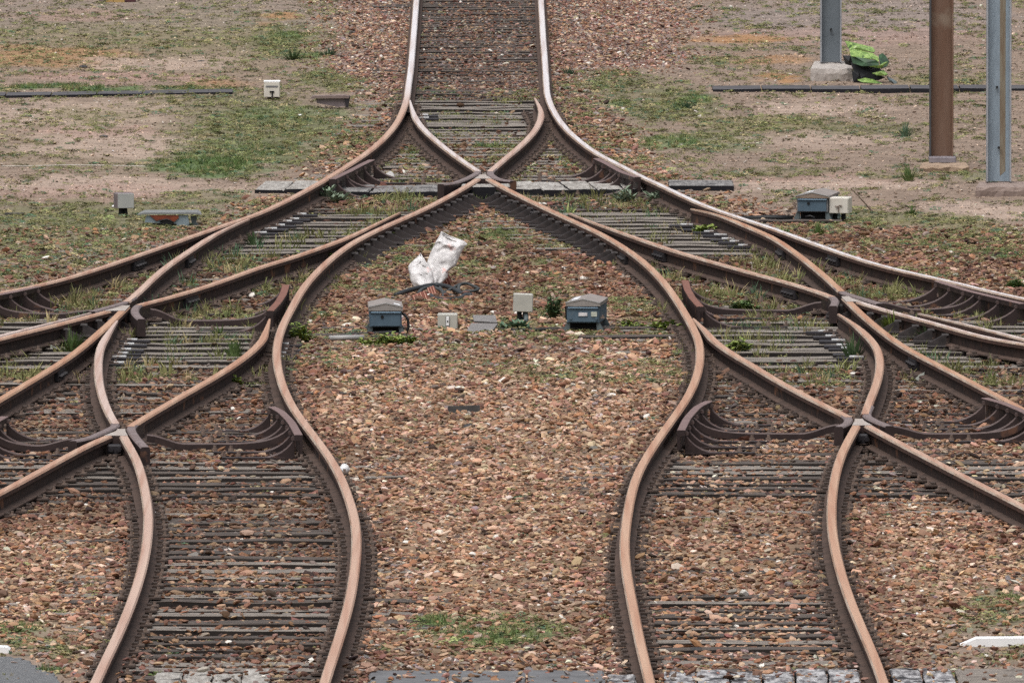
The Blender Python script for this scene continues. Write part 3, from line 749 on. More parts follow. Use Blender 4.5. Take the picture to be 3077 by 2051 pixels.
def ground_eval(x, y, jit=False):
    """colour and grass weight of the ground at world points"""
    px, py = proj(x, y, 0)
    nx = fbm(x * 1.7, y * .55, 21) - .5
    ny = fbm(x * 1.7, y * .55, 31) - .5
    qx, qy = px + nx * 150, py + ny * 38
    jx, jy = (RNG.normal(0, 55, len(px)), RNG.normal(0, 13, len(px))) if jit else (0, 0)
    inb = in_poly(qx + jx, qy + jy, BALLAST_POLY)
    for cut in ([(-500, 1885), (240, 1880), (330, 1950), (300, 2300), (-500, 2300)], [(2860, 1840), (2960, 1790), (3600, 1780), (3600, 2300), (2840, 2300), (2800, 1980)]):
        inb &= ~in_poly(qx, qy, cut)
    col = np.where(inb[:, None], np.array(BALL)[None], np.array(SOIL)[None]).astype(float)
    top = (1 - sstep(300, 420, py)) * inb
    col = col * (1 - top[:, None]) + np.array(BALLTOP)[None] * top[:, None]
    fine = fbm(x * 4, y * 1.5, 41)
    grass = np.zeros_like(px)
    for cx, cy, a, b, c, s, t in ZONES:
        r = np.sqrt(((qx - cx) / a) ** 2 + ((qy - cy) / b) ** 2) + (fine - .5) * 0.9
        w = s * (1 - sstep(0.55, 1.15, r))
        col = col * (1 - w[:, None]) + np.array(c)[None] * w[:, None]
        wt = t * (1 - sstep(0.5, 1.1, r)) * sstep(0.28, 0.5, fine)
        grass = np.maximum(grass, wt)
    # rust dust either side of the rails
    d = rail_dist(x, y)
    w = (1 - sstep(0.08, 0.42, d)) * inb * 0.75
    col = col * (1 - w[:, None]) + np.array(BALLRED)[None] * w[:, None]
    w = inside_tracks(x, y) * (sstep(625, 650, py) * (1 - sstep(760, 790, py)) + sstep(965, 985, py) * (1 - sstep(1120, 1150, py)) + sstep(305, 320, py) * (1 - sstep(390, 420, py))) * .8
    w = np.clip(w, 0, 1) * (.55 + .45 * sstep(.35, .6, fine)) 
    col = col * (1 - w[:, None]) + np.array(DIRT)[None] * w[:, None]
    base = sstep(.43, .62, fbm(x * 2.6, y * .8, 81))
    mid = inb & (py > 690) & (py < 1020) & (px > 900) & (px < 2000)
    side = (py > 640) & (py < 900) & ((px < 640) | (px > 2450))
    base = base * np.where(mid, .55, np.where(side, .5, np.where(inb, np.where(py < 300, .02, np.where(py < 1160, .4, .016)), .22)))
    grass = np.maximum(grass, base * np.where(col[:, 0] > .3, .35, 1))
    return px, py, inb, col, grass, d
def rail_dist(x, y):
    d = np.full(np.shape(x), 9.0)
    for k, (ys, xs) in RAILX.items():
        ok = (y >= ys[0] - .1) & (y <= ys[-1] + .1)
        dd = np.abs(np.interp(y, ys, xs) - x)
        d = np.where(ok, np.minimum(d, dd), d)
    return d

YN, YF = y_of(2051) - 4.0, y_of(0) + 12.0
gx = np.concatenate([[-1500, -400, -100, -30, -14], np.arange(-8.5, 8.51, 0.085), [14, 30, 100, 400, 1500]])
gy = np.concatenate([[-300, 0, 60, 100], np.arange(YN, YF, 0.28), [260, 320, 500, 900, 2500]])
GX, GY = np.meshgrid(gx, gy)
X, Y = GX.ravel(), GY.ravel()
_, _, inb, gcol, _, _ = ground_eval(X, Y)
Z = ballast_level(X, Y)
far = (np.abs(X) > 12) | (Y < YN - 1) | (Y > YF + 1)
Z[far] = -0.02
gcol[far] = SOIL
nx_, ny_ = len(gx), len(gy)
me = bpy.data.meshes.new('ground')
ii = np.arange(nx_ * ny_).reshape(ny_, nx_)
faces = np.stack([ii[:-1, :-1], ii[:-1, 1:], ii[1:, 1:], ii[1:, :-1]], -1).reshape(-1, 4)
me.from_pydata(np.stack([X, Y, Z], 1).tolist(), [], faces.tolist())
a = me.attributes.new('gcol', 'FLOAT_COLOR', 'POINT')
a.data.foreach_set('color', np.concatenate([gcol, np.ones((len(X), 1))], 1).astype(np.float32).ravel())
me.polygons.foreach_set('use_smooth', np.ones(len(me.polygons), bool))
me.materials.append(M['ground'])
g_ob = bpy.data.objects.new('ground', me)
COL.objects.link(g_ob)
tag(g_ob, kind='structure')

# ---------------------------------------------------------------- sleepers with rail chairs
def chair_mesh():
    b = MB()
    b.box((0, 0, 0.010), (0.30, 0.15, 0.016), 0, 0, 0.004)
    for s_ in (-1, 1):
        b.box((s_ * 0.085, 0, 0.026), (0.04, 0.085, 0.02), 0, 0, 0.006)
        b.tube([(s_ * .12, -.02, .018), (s_ * .12, -.02, .026)], 0.03, 8, 1)
        b.tube([(s_ * .12, -.02, .026), (s_ * .12, -.02, .048)], 0.012, 6, 1)
    me = bpy.data.meshes.new('rail_chair')
    me.from_pydata(b.v, [], b.f)
    me.materials.append(M['chair']); me.materials.append(M['bolt'])
    me.polygons.foreach_set('material_index', b.mi)
    return me
CH = chair_mesh()
def brace_mesh():                                   # tall bracket that props a stock rail
    b = MB()
    b.box((0, 0, 0.012), (0.42, 0.17, 0.018), 0, 0, 0.004)
    b.prism([(0.07, 0.02), (0.21, 0.02), (0.2, 0.04), (0.085, 0.1), (0.05, 0.11), (0.05, 0.02)], -0.04, -0.018)
    b.prism([(0.07, 0.02), (0.21, 0.02), (0.2, 0.04), (0.085, 0.1), (0.05, 0.11), (0.05, 0.02)], 0.018, 0.04)
    b.tube([(.03, 0, .1), (.09, 0, .1)], 0.02, 6)
    b.box((-0.09, 0, 0.03), (0.04, 0.1, 0.03), 0, 0, 0.006)
    me = bpy.data.meshes.new('brace_chair')
    me.from_pydata(b.v, [], b.f)
    me.materials.append(M['brace'])
    return me
BR = brace_mesh()
def slide_mesh():
    b = MB()
    b.box((0.01, 0, 0.006), (0.27, 0.17, 0.02), 0, 1, 0.003)
    b.box((-0.02, 0, 0.024), (0.12, 0.08, 0.012), 0, 0, 0.003)
    me = bpy.data.meshes.new('slide_plate')
    me.from_pydata(b.v, [], b.f)
    me.materials.append(M['slide']); me.materials.append(M['joint'])
    me.polygons.foreach_set('material_index', b.mi)
    return me
SL = slide_mesh()

def sleeper_mesh(x0, x1, mat):
    n = max(6, int((x1 - x0) / 0.35))
    v, f = [], []
    wy = random.uniform(.115, .135)
    for i in range(n + 1):
        x = x0 + (x1 - x0) * i / n
        j = lambda s_: random.uniform(-s_, s_)
        zt = j(.006)
        v += [(x + (j(.02) if i in (0, n) else 0), -wy + j(.007), -.12), (x, -wy + j(.008), -.005 + zt), (x, -wy + .008 + j(.008), zt), (x, j(.03), zt + j(.003)), (x, wy - .014 + j(.008), zt), (x, wy + j(.008), -.012 + zt), (x, wy, -.12)]
    m_ = 7
    for i in range(n):
        for k in range(m_ - 1):
            f.append((i * m_ + k, (i + 1) * m_ + k, (i + 1) * m_ + k + 1, i * m_ + k + 1))
    f += [tuple(range(m_ - 1, -1, -1)), tuple(n * m_ + k for k in range(m_))]
    me = bpy.data.meshes.new('sleeper')
    me.from_pydata(v, [], f)
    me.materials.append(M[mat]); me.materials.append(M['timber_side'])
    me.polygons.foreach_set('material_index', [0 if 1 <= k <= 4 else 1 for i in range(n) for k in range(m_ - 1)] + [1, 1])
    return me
SLEEPERS = []                       # y, x0, x1
BRACED = {'C': (600, 800, 1), 'G': (600, 800, -1), 'Q': (930, 1040, 1), 'J': (930, 1060, -1)}
SLIDES = [('A', 655, 712, 1), ('S', 985, 1110, 1), ('W', 312, 372, 1), ('X', 330, 372, 1), ('L', 960, 1090, -1), ('F', 640, 760, -1), ('V', 1040, 1100, 1)]
def put_sleeper(y, x0, x1, keys, label, group, mat, ztop, chairs=True):
    o = bpy.data.objects.new('sleeper', sleeper_mesh(x0 - (x0 + x1) / 2, x1 - (x0 + x1) / 2, mat))
    o.location = ((x0 + x1) / 2, y, ztop)
    o.rotation_euler = (random.uniform(-.02, .02), random.uniform(-.002, .002), random.uniform(-.006, .006))
    COL.objects.link(o)
    tag(o, label, 'sleeper', group)
    SLEEPERS.append((y, x0, x1))
    py = py_of(y)
    if not chairs: return
    for k in keys:
        if not rin(k, y): continue
        x = rx(k, y)
        if not (x0 + .05 < x < x1 - .05) or abs(x) > edge_x(y) + .25: continue
        me = CH
        flip = 0
        if k in BRACED and BRACED[k][0] < py < BRACED[k][1]:
            me = BR; flip = BRACED[k][2] < 0
        c = bpy.data.objects.new('rail_chair', me)
        c.parent = o
        c.location = (x - o.location.x, random.uniform(-.01, .01), 0.012)
        if flip: c.rotation_euler = (0, 0, math.pi)
        COL.objects.link(c)
    for k, lo, hi, sd in SLIDES:
        if lo < py < hi and rin(k, y) and x0 < rx(k, y) < x1:
            c = bpy.data.objects.new('slide_plate', SL)
            c.parent = o
            c.location = (rx(k, y) + sd * 0.15 - o.location.x, 0, 0.012)
            if sd < 0: c.rotation_euler = (0, 0, math.pi)
            COL.objects.link(c)

y = y_of(2040)
LK = ['A', 'A2', 'C', 'D', 'Q', 'R', 'S', 'T', 'U', 'V']
RK = ['E', 'F', 'G', 'H', 'I', 'J', 'L', 'M', 'N', 'O']
while py_of(y) > 600:
    for sd in ('L', 'R'):
        yy = y + random.uniform(-.05, .05)
        py = py_of(yy)
        e = edge_x(yy) + .7
        clear = 640 < py < 770 or 970 < py < 1110
        mat = 'timber' if clear or random.random() < .35 else 'timber_dark'
        zt = random.uniform(.008, .022) if clear or 1385 < py < 1495 or py > 1780 or (sd == 'L' and py > 1560) else random.uniform(-.016, .014)
        if sd == 'L':
            x1 = rx('C', yy) + random.uniform(.52, .68)
            if py < 880: x0 = max(-e, rx('A', yy) - .6)
            elif py < 1560: x0 = -e
            else: x0 = rx('T', yy) - random.uniform(.5, .66)
            who = 'between asphalt corner and white cup' if py > 1560 else ('below the white scrap frog' if py > 1300 else ('around the pointed blade' if py > 900 else 'in front of the rust-stained machine cover'))
        else:
            x0 = rx('G', yy) - random.uniform(.52, .68)
            if py < 900: x1 = min(e, rx('E', yy) + .6)
            elif py < 1560: x1 = e
            else: x1 = rx('M', yy) + random.uniform(.5, .66)
            who = 'near the white kerb board' if py > 1560 else ('below the frog with bolts' if py > 1300 else ('between tall grass frog and pale shard' if py > 900 else 'in front of the machine with the ivory box'))
        state = 'half buried in brown ballast' if py > 1300 else ('bare and grey' if clear else 'sunk in weedy ballast')
        put_sleeper(yy, x0, x1, LK if sd == 'L' else RK, f'timber sleeper {state} {who}', f'sleepers {who}', mat, zt)
    y += 0.6
while y < YF - 4:
    py = py_of(y)
    yy = y + random.uniform(-.05, .05)
    x0, x1 = rx('A', yy) - random.uniform(.45, .6), rx('E', yy) + random.uniform(.45, .6)
    if py < 305:
        put_sleeper(yy, x0, x1, [], 'dark sleeper almost hidden in pinkish ballast under the single track', 'sleepers under the single track', 'timber_dark', random.uniform(.0, .02), False)
    else:
        put_sleeper(yy, x0, x1, ['A', 'E', 'W', 'X'], 'grey sleeper among grass under the open blades above the topmost frog', 'sleepers above the topmost frog', 'timber', random.uniform(.005, .02), py > 330)
    y += 0.6

# ---------------------------------------------------------------- scattered stuff
def rock_mesh(i):
    rr = random.Random(100 + i)
    t = (1 + 5 ** .5) / 2
    v = [(-1, t, 0), (1, t, 0), (-1, -t, 0), (1, -t, 0), (0, -1, t), (0, 1, t), (0, -1, -t), (0, 1, -t), (t, 0, -1), (t, 0, 1), (-t, 0, -1), (-t, 0, 1)]
    f = [(0, 11, 5), (0, 5, 1), (0, 1, 7), (0, 7, 10), (0, 10, 11), (1, 5, 9), (5, 11, 4), (11, 10, 2), (10, 7, 6), (7, 1, 8), (3, 9, 4), (3, 4, 2), (3, 2, 6), (3, 6, 8), (3, 8, 9), (4, 9, 5), (2, 4, 11), (6, 2, 10), (8, 6, 7), (9, 8, 1)]
    ax = (1.0, rr.uniform(.6, .95), rr.uniform(.5, .8))
    out = []
    for p in v:
        q = Vector(p).normalized() * rr.uniform(.72, 1.18)
        out.append((q.x * ax[0] * .5, q.y * ax[1] * .5, q.z * ax[2] * .5))
    me = bpy.data.meshes.new('rock')
    me.from_pydata(out, [], f)
    me.materials.append(M['stone'])
    return me
def tuft_mesh(i, n, spread, hvar, wid):
    rr = random.Random(300 + i)
    v, f = [], []
    for k in range(n):
        a = rr.uniform(0, 2 * math.pi); r0 = rr.uniform(0, spread)
        bx, by = r0 * math.cos(a), r0 * math.sin(a)
        h = rr.uniform(1 - hvar, 1.0); lean = rr.uniform(.1, .6); la = a + rr.uniform(-.8, .8)
        wa = rr.uniform(0, math.pi); wx, wy = wid * math.cos(wa), wid * math.sin(wa)
        o = len(v)
        for q, (u, w_) in enumerate(((0, 1), (.55, .8), (1, .12))):
            x = bx + lean * u * u * math.cos(la) * h; y_ = by + lean * u * u * math.sin(la) * h
            z = h * (u - .25 * lean * u * u)
            v += [(x - wx * w_, y_ - wy * w_, z), (x + wx * w_, y_ + wy * w_, z)]
        f += [(o, o + 1, o + 3, o + 2), (o + 2, o + 3, o + 5, o + 4)]
    me = bpy.data.meshes.new('tuft')
    me.from_pydata(v, [], f)
    me.materials.append(M['grass'])
    return me
def clover_mesh(i, n):
    rr = random.Random(500 + i)
    v, f = [], []
    for k in range(n):
        a = rr.uniform(0, 6.28); r0 = rr.uniform(0, .9) ** .6
        c = Vector((r0 * math.cos(a), r0 * math.sin(a), rr.uniform(.15, .75) * (1.1 - r0 * .6)))
        s_ = rr.uniform(.14, .26); b_ = rr.uniform(0, 6.28); tl = rr.uniform(-.9, .9)
        R = Matrix.Rotation(b_, 3, 'Z') @ Matrix.Rotation(tl, 3, 'X')
        o = len(v)
        v += [tuple(c + R @ Vector(q)) for q in ((-s_, 0, 0), (0, -s_ * .6, 0), (s_, 0, 0), (0, s_ * .6, 0))]
        f.append((o, o + 1, o + 2, o + 3))
    me = bpy.data.meshes.new('clover')
    me.from_pydata(v, [], f)
    me.materials.append(M['grass'])
    return me
def src_collection(name, meshes):
    c = bpy.data.collections.new(name)
    for i, m in enumerate(meshes):
        c.objects.link(bpy.data.objects.new(f'{name}_{i:02d}', m))
    return c
def scatter(name, pos, rot, scl, idx, tint, coll, label=None):
    me = bpy.data.meshes.new(name)
    n = len(pos)
    me.vertices.add(n)
    me.vertices.foreach_set('co', np.asarray(pos, np.float32).ravel())
    for an, ty, fld, arr in (('rot', 'FLOAT_VECTOR', 'vector', rot), ('scl', 'FLOAT_VECTOR', 'vector', scl), ('idx', 'INT', 'value', idx), ('tint', 'FLOAT_COLOR', 'color', np.concatenate([tint, np.ones((n, 1))], 1))):
        a_ = me.attributes.new(an, ty, 'POINT')
        a_.data.foreach_set(fld, np.asarray(arr, np.int32 if ty == 'INT' else np.float32).ravel())
    ob = bpy.data.objects.new(name, me)
    COL.objects.link(ob)
    ng = bpy.data.node_groups.new(name + '_nodes', 'GeometryNodeTree')
    ng.interface.new_socket('Geometry', in_out='INPUT', socket_type='NodeSocketGeometry')
    ng.interface.new_socket('Geometry', in_out='OUTPUT', socket_type='NodeSocketGeometry')
    N, L = ng.nodes, ng.links
    gi, go = N.new('NodeGroupInput'), N.new('NodeGroupOutput')
    m2p = N.new('GeometryNodeMeshToPoints')
    iop = N.new('GeometryNodeInstanceOnPoints')
    ci = N.new('GeometryNodeCollectionInfo')
    ci.inputs['Collection'].default_value = coll
    ci.inputs['Separate Children'].default_value = True
    ci.inputs['Reset Children'].default_value = True
    def att(n_, t_):
        q = N.new('GeometryNodeInputNamedAttribute'); q.data_type = t_; q.inputs['Name'].default_value = n_
        return q.outputs['Attribute']
    L.new(gi.outputs[0], m2p.inputs['Mesh'])
    L.new(m2p.outputs['Points'], iop.inputs['Points'])
    L.new(ci.outputs[0], iop.inputs['Instance'])
    iop.inputs['Pick Instance'].default_value = True
    L.new(att('idx', 'INT'), iop.inputs['Instance Index'])
    L.new(att('rot', 'FLOAT_VECTOR'), iop.inputs['Rotation'])
    L.new(att('scl', 'FLOAT_VECTOR'), iop.inputs['Scale'])
    L.new(iop.outputs['Instances'], go.inputs[0])
    md = ob.modifiers.new('scatter', 'NODES')
    md.node_group = ng
    tag(ob, label, None, None, 'stuff')
    return ob

SL_Y = np.array([s[0] for s in SLEEPERS]); SL_0 = np.array([s[1] for s in SLEEPERS]); SL_1 = np.array([s[2] for s in SLEEPERS])
def on_sleeper(x, y):
    hit = np.zeros(len(x), bool)
    for q_, (yy, a_, b_) in enumerate(SLEEPERS):
        m_ = np.abs(y - yy) < .13
        m_[m_] &= (x[m_] > a_) & (x[m_] < b_)
        hit |= m_
        COVR[:len(x)][m_] = SL_R[q_]
    return hit
COVR = np.zeros(900000)
SL_R = RNG.uniform(-.38, .42, len(SLEEPERS))

def sample(n):
    yy = RNG.uniform(YN + .5, YF - 2, n)
    xx = RNG.uniform(-1, 1, n) * (edge_x(yy) + 1.3)
    keep = RNG.random(n) < (edge_x(yy) + 1.3) / (edge_x(YF) + 1.3)
    return xx[keep], yy[keep]

def cover(px, py):
    """how much stone lies on the sleepers (0 bare, 1 hidden)"""
    c = np.full(np.shape(px), .55)
    for lo, hi, val, sd in ((0, 305, .86, 0), (305, 440, .12, 0), (440, 640, .6, 0), (640, 770, .03, 0), (770, 975, .6, 0), (975, 1090, .02, 0), (1090, 1130, .3, 0), (1130, 1150, .85, 0), (1150, 1180, .4, 0), (1180, 1290, .75, 0),
                            (1290, 1345, .75, 0), (1345, 1390, .7, 0), (1390, 1490, .55, -1), (1390, 1520, .86, 1), (1490, 1560, .66, -1), (1520, 1780, .8, 1), (1560, 1700, .74, -1), (1700, 1960, .6, -1), (1780, 1930, .5, 1), (1960, 2051, .55, -1), (1930, 2051, .6, 1)):
        m_ = (py >= lo) & (py < hi)
        if sd == -1: m_ &= px < 1300
        if sd == 1: m_ &= px >= 1300
        c = np.where(m_, val, c)
    return c

PAL = np.array([(0.42, 0.28, 0.19), (0.34, 0.205, 0.13), (0.48, 0.35, 0.255), (0.21, 0.108, 0.072), (0.33, 0.17, 0.098), (0.26, 0.215, 0.19), (0.075, 0.05, 0.041), (0.56, 0.48, 0.40), (0.26, 0.135, 0.105), (0.15, 0.083, 0.058)])
PW_TAN = np.array([.25, .23, .12, .09, .12, .035, .045, .02, .03, .07])
PW_RED = np.array([.08, .15, .03, .25, .12, .02, .09, .01, .08, .2])
PW_TOP = np.array([.08, .12, .08, .15, .03, .17, .09, .04, .17, .1])
ROCKS = src_collection('rock_source', [rock_mesh(i) for i in range(12)])
x, y = sample(620000)
px, py, inb, gc, gw, d = ground_eval(x, y, True)
ons = on_sleeper(x, y)
dens = np.where(inb, 1.0, 0.0)
dens *= 1 - 0.75 * np.clip(gw, 0, 1)
mossy = np.clip((gc[:, 1] - gc[:, 0] * .78) / .05, 0, 1)
dens *= 1 - 0.45 * mossy
ins = inside_tracks(x, y)
cv = cover(px, py)
cv = np.clip(cv + np.where((cv > .2) & (cv < .9), COVR[:len(x)] + (fbm(x * .9, y * 2.5, 91) - .5) * 1.1, 0), 0, 1)
bare = (ins > 0) & (cv < .2)
gap = (ins > 0) & (((py > 640) & (py < 765)) | ((py > 980) & (py < 1095)) | ((py > 310) & (py < 395)))
dens *= np.where(ons, np.where(ins > 0, cv * np.where(d < .3, .6, 1), np.maximum(cv, np.where((py > 1660) & (py < 1950), .5, .72))), np.where(gap, .3, 1.0))
dens = np.maximum(dens, np.where(~inb & (py > 690) & (py < 900) & (px < 700), .3, np.where(~inb & (py > 1780), .42, 0)))
PAV = [(-500, 1968), (45, 1970), (95, 1984), (125, 2008), (180, 2028), (205, 2200), (-500, 2200)]
dens *= np.where(d < .078, 0, 1) * np.where(in_poly(px, py, PAV), .04, 1)
dens *= np.where((np.abs(py - 572) < 24) & (px > 760) & (px < 2210), .25, 1)
k = RNG.random(len(x)) < dens
x, y, px, py, d, gc = x[k], y[k], px[k], py[k], d[k], gc[k]
n = len(x)
size = np.exp(RNG.normal(math.log(.037), .34, n)).clip(.016, .1) * np.where(py < 320, .82, 1)
Zs = ballast_level(x, y)
ons_ = ons[k]; ins = ins[k]
Zs = np.where(ons_, np.maximum(Zs, .006), Zs)
big = fbm(x * .9, y * .35, 61)
wr = np.clip((1 - sstep(.1, .55, d)) * .9 + sstep(.52, .72, big) * .55, 0, 1)
centre = (px > 1000) & (px < 2050) & (py > 1050)
wr = np.where(centre, wr * .8, np.clip(wr + np.where((px > 1600) & (py > 1330), .08, .3), 0, 1))
wr = np.where((py > 640) & (py < 960), np.clip(wr + .5, 0, 1), wr)
wt = 1 - sstep(280, 420, py)
wt = np.maximum(wt, sstep(975, 1010, py) * (1 - sstep(1030, 1110, py)) * .8 * ((px > 1050) & (px < 1850)))
wt = np.maximum(wt, sstep(1940, 1975, py) * .7)
cum_t, cum_r, cum_p = np.cumsum(PW_TAN / PW_TAN.sum()), np.cumsum(PW_RED / PW_RED.sum()), np.cumsum(PW_TOP / PW_TOP.sum())
u = RNG.random(n)
ct, crr, cp = np.searchsorted(cum_t, u).clip(0, 9), np.searchsorted(cum_r, u).clip(0, 9), np.searchsorted(cum_p, u).clip(0, 9)
ch = np.where(RNG.random(n) < wt, cp, np.where(RNG.random(n) < wr, crr, ct))
tint = PAL[ch] * np.exp(RNG.normal(0, .2, (n, 1))) * (1 + RNG.normal(0, .05, (n, 3)))
white = RNG.random(n) < .004
dk = (gc[:, 0] < .1)
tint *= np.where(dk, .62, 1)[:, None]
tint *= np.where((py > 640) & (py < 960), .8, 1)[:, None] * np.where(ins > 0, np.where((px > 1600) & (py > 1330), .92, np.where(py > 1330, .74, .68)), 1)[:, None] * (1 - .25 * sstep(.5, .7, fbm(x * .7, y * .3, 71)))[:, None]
tint[white] = (0.66, 0.62, 0.56)
tint = tint.clip(.02, .78)
rot = np.stack([RNG.normal(0, .3, n), RNG.normal(0, .3, n), RNG.uniform(0, 6.283, n)], 1)
scl = np.stack([size * RNG.uniform(.8, 1.4, n), size * RNG.uniform(.8, 1.3, n), size * RNG.uniform(.45, .85, n)], 1)
onx = (py > 2013) & (RNG.random(n) < .16)
Zs = np.where(onx, .108, Zs)
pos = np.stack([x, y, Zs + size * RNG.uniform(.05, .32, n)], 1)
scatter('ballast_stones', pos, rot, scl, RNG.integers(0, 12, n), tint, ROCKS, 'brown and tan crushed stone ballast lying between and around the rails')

# small grit and pebbles on the bare yard ground
x, y = sample(230000)
px, py, inb, gc, gw, d = ground_eval(x, y)
dens = np.where(inb, .12, .8) * (1 - .7 * np.clip(gw, 0, 1)) * np.where(d < .07, 0, 1) * np.where(on_sleeper(x, y), .1, 1)
k = RNG.random(len(x)) < dens
x, y, gc = x[k], y[k], gc[k]
n = len(x)
size = np.exp(RNG.normal(math.log(.017), .4, n)).clip(.008, .055)
tint = gc * np.exp(RNG.normal(.12, .42, (n, 1)))
w = RNG.random(n) < .03
tint[w] = (.5, .45, .4)
tint = tint.clip(.03, .7)
rot = np.stack([RNG.normal(0, .3, n), RNG.normal(0, .3, n), RNG.uniform(0, 6.283, n)], 1)
scl = size[:, None] * RNG.uniform(.75, 1.2, (n, 3)) * np.array([1.1, 1.1, .7])
scatter('gravel', np.stack([x, y, ballast_level(x, y) + size * .15], 1), rot, scl, RNG.integers(0, 12, n), tint, ROCKS, 'fine grit and pebbles strewn over the bare yard ground')

# grass, moss and low ground cover
TUFTS = src_collection('tuft_source', [tuft_mesh(0, 14, .35, .5, .035), tuft_mesh(1, 18, .5, .6, .03), tuft_mesh(2, 10, .25, .4, .04), clover_mesh(3, 34), clover_mesh(4, 44)])
x, y = sample(800000)
px, py, inb, gc, gw, d = ground_eval(x, y)
k = (RNG.random(len(x)) < gw * .55) & (d > .06) & ~((np.abs(py - 572) < 22) & (px > 760) & (px < 2210))
x, y, px, py, gc, gw = x[k], y[k], px[k], py[k], gc[k], gw[k]
n = len(x)
lush = np.clip((gc[:, 1] / (gc[:, 0] + .001) - .85) / .5, 0, 1)
idx = np.where(RNG.random(n) < .4 + .35 * lush, RNG.integers(0, 3, n), RNG.integers(3, 5, n))
hgt = np.where(idx < 3, RNG.uniform(.025, .06, n) * (.7 + .6 * lush), RNG.uniform(.02, .04, n))
hgt = hgt * np.where((inside_tracks(x, y) > 0) & (py > 300) & (py < 1160), 1.9, 1)
tall = (inside_tracks(x, y) > 0) & (py > 600) & (py < 1160) & (RNG.random(n) < .16)
idx = np.where(tall, RNG.integers(0, 3, n), idx)
hgt = np.where(tall, RNG.uniform(.08, .17, n), hgt)
wid = np.where(idx < 3, hgt * RNG.uniform(.8, 1.3, n), RNG.uniform(.035, .07, n))
A_, B_ = np.array((.1, .155, .05)), np.array((.185, .18, .075))
hue = np.clip(lush + RNG.normal(0, .25, n), 0, 1)[:, None]
tint = (A_ * hue + B_ * (1 - hue)) * np.exp(RNG.normal(0, .25, (n, 1)))
dry = RNG.random(n) < .12
tint[dry] = np.array((.33, .27, .14)) * np.exp(RNG.normal(0, .2, (dry.sum(), 1)))
blu = (RNG.random(n) < .12) & ~dry
tint[blu] = np.array((.085, .15, .085))
rot = np.stack([RNG.normal(0, .12, n), RNG.normal(0, .12, n), RNG.uniform(0, 6.283, n)], 1)
scatter('grass', np.stack([x, y, ballast_level(x, y) + .004], 1), rot, np.stack([wid, wid, hgt], 1), idx, tint, TUFTS, 'short grass and moss growing in patches over the yard')

# ---------------------------------------------------------------- single objects
def WP(px, py, y):
    """world point at depth y seen at pixel (px, py)"""
    u, v = (px - CX) / FPX, -(py - CY) / FPX
    t = y / (CP + v * SP)
    return Vector((u * t, y, CAMZ + (-SP + v * CP) * t))
LOC = (0, 0, 0)

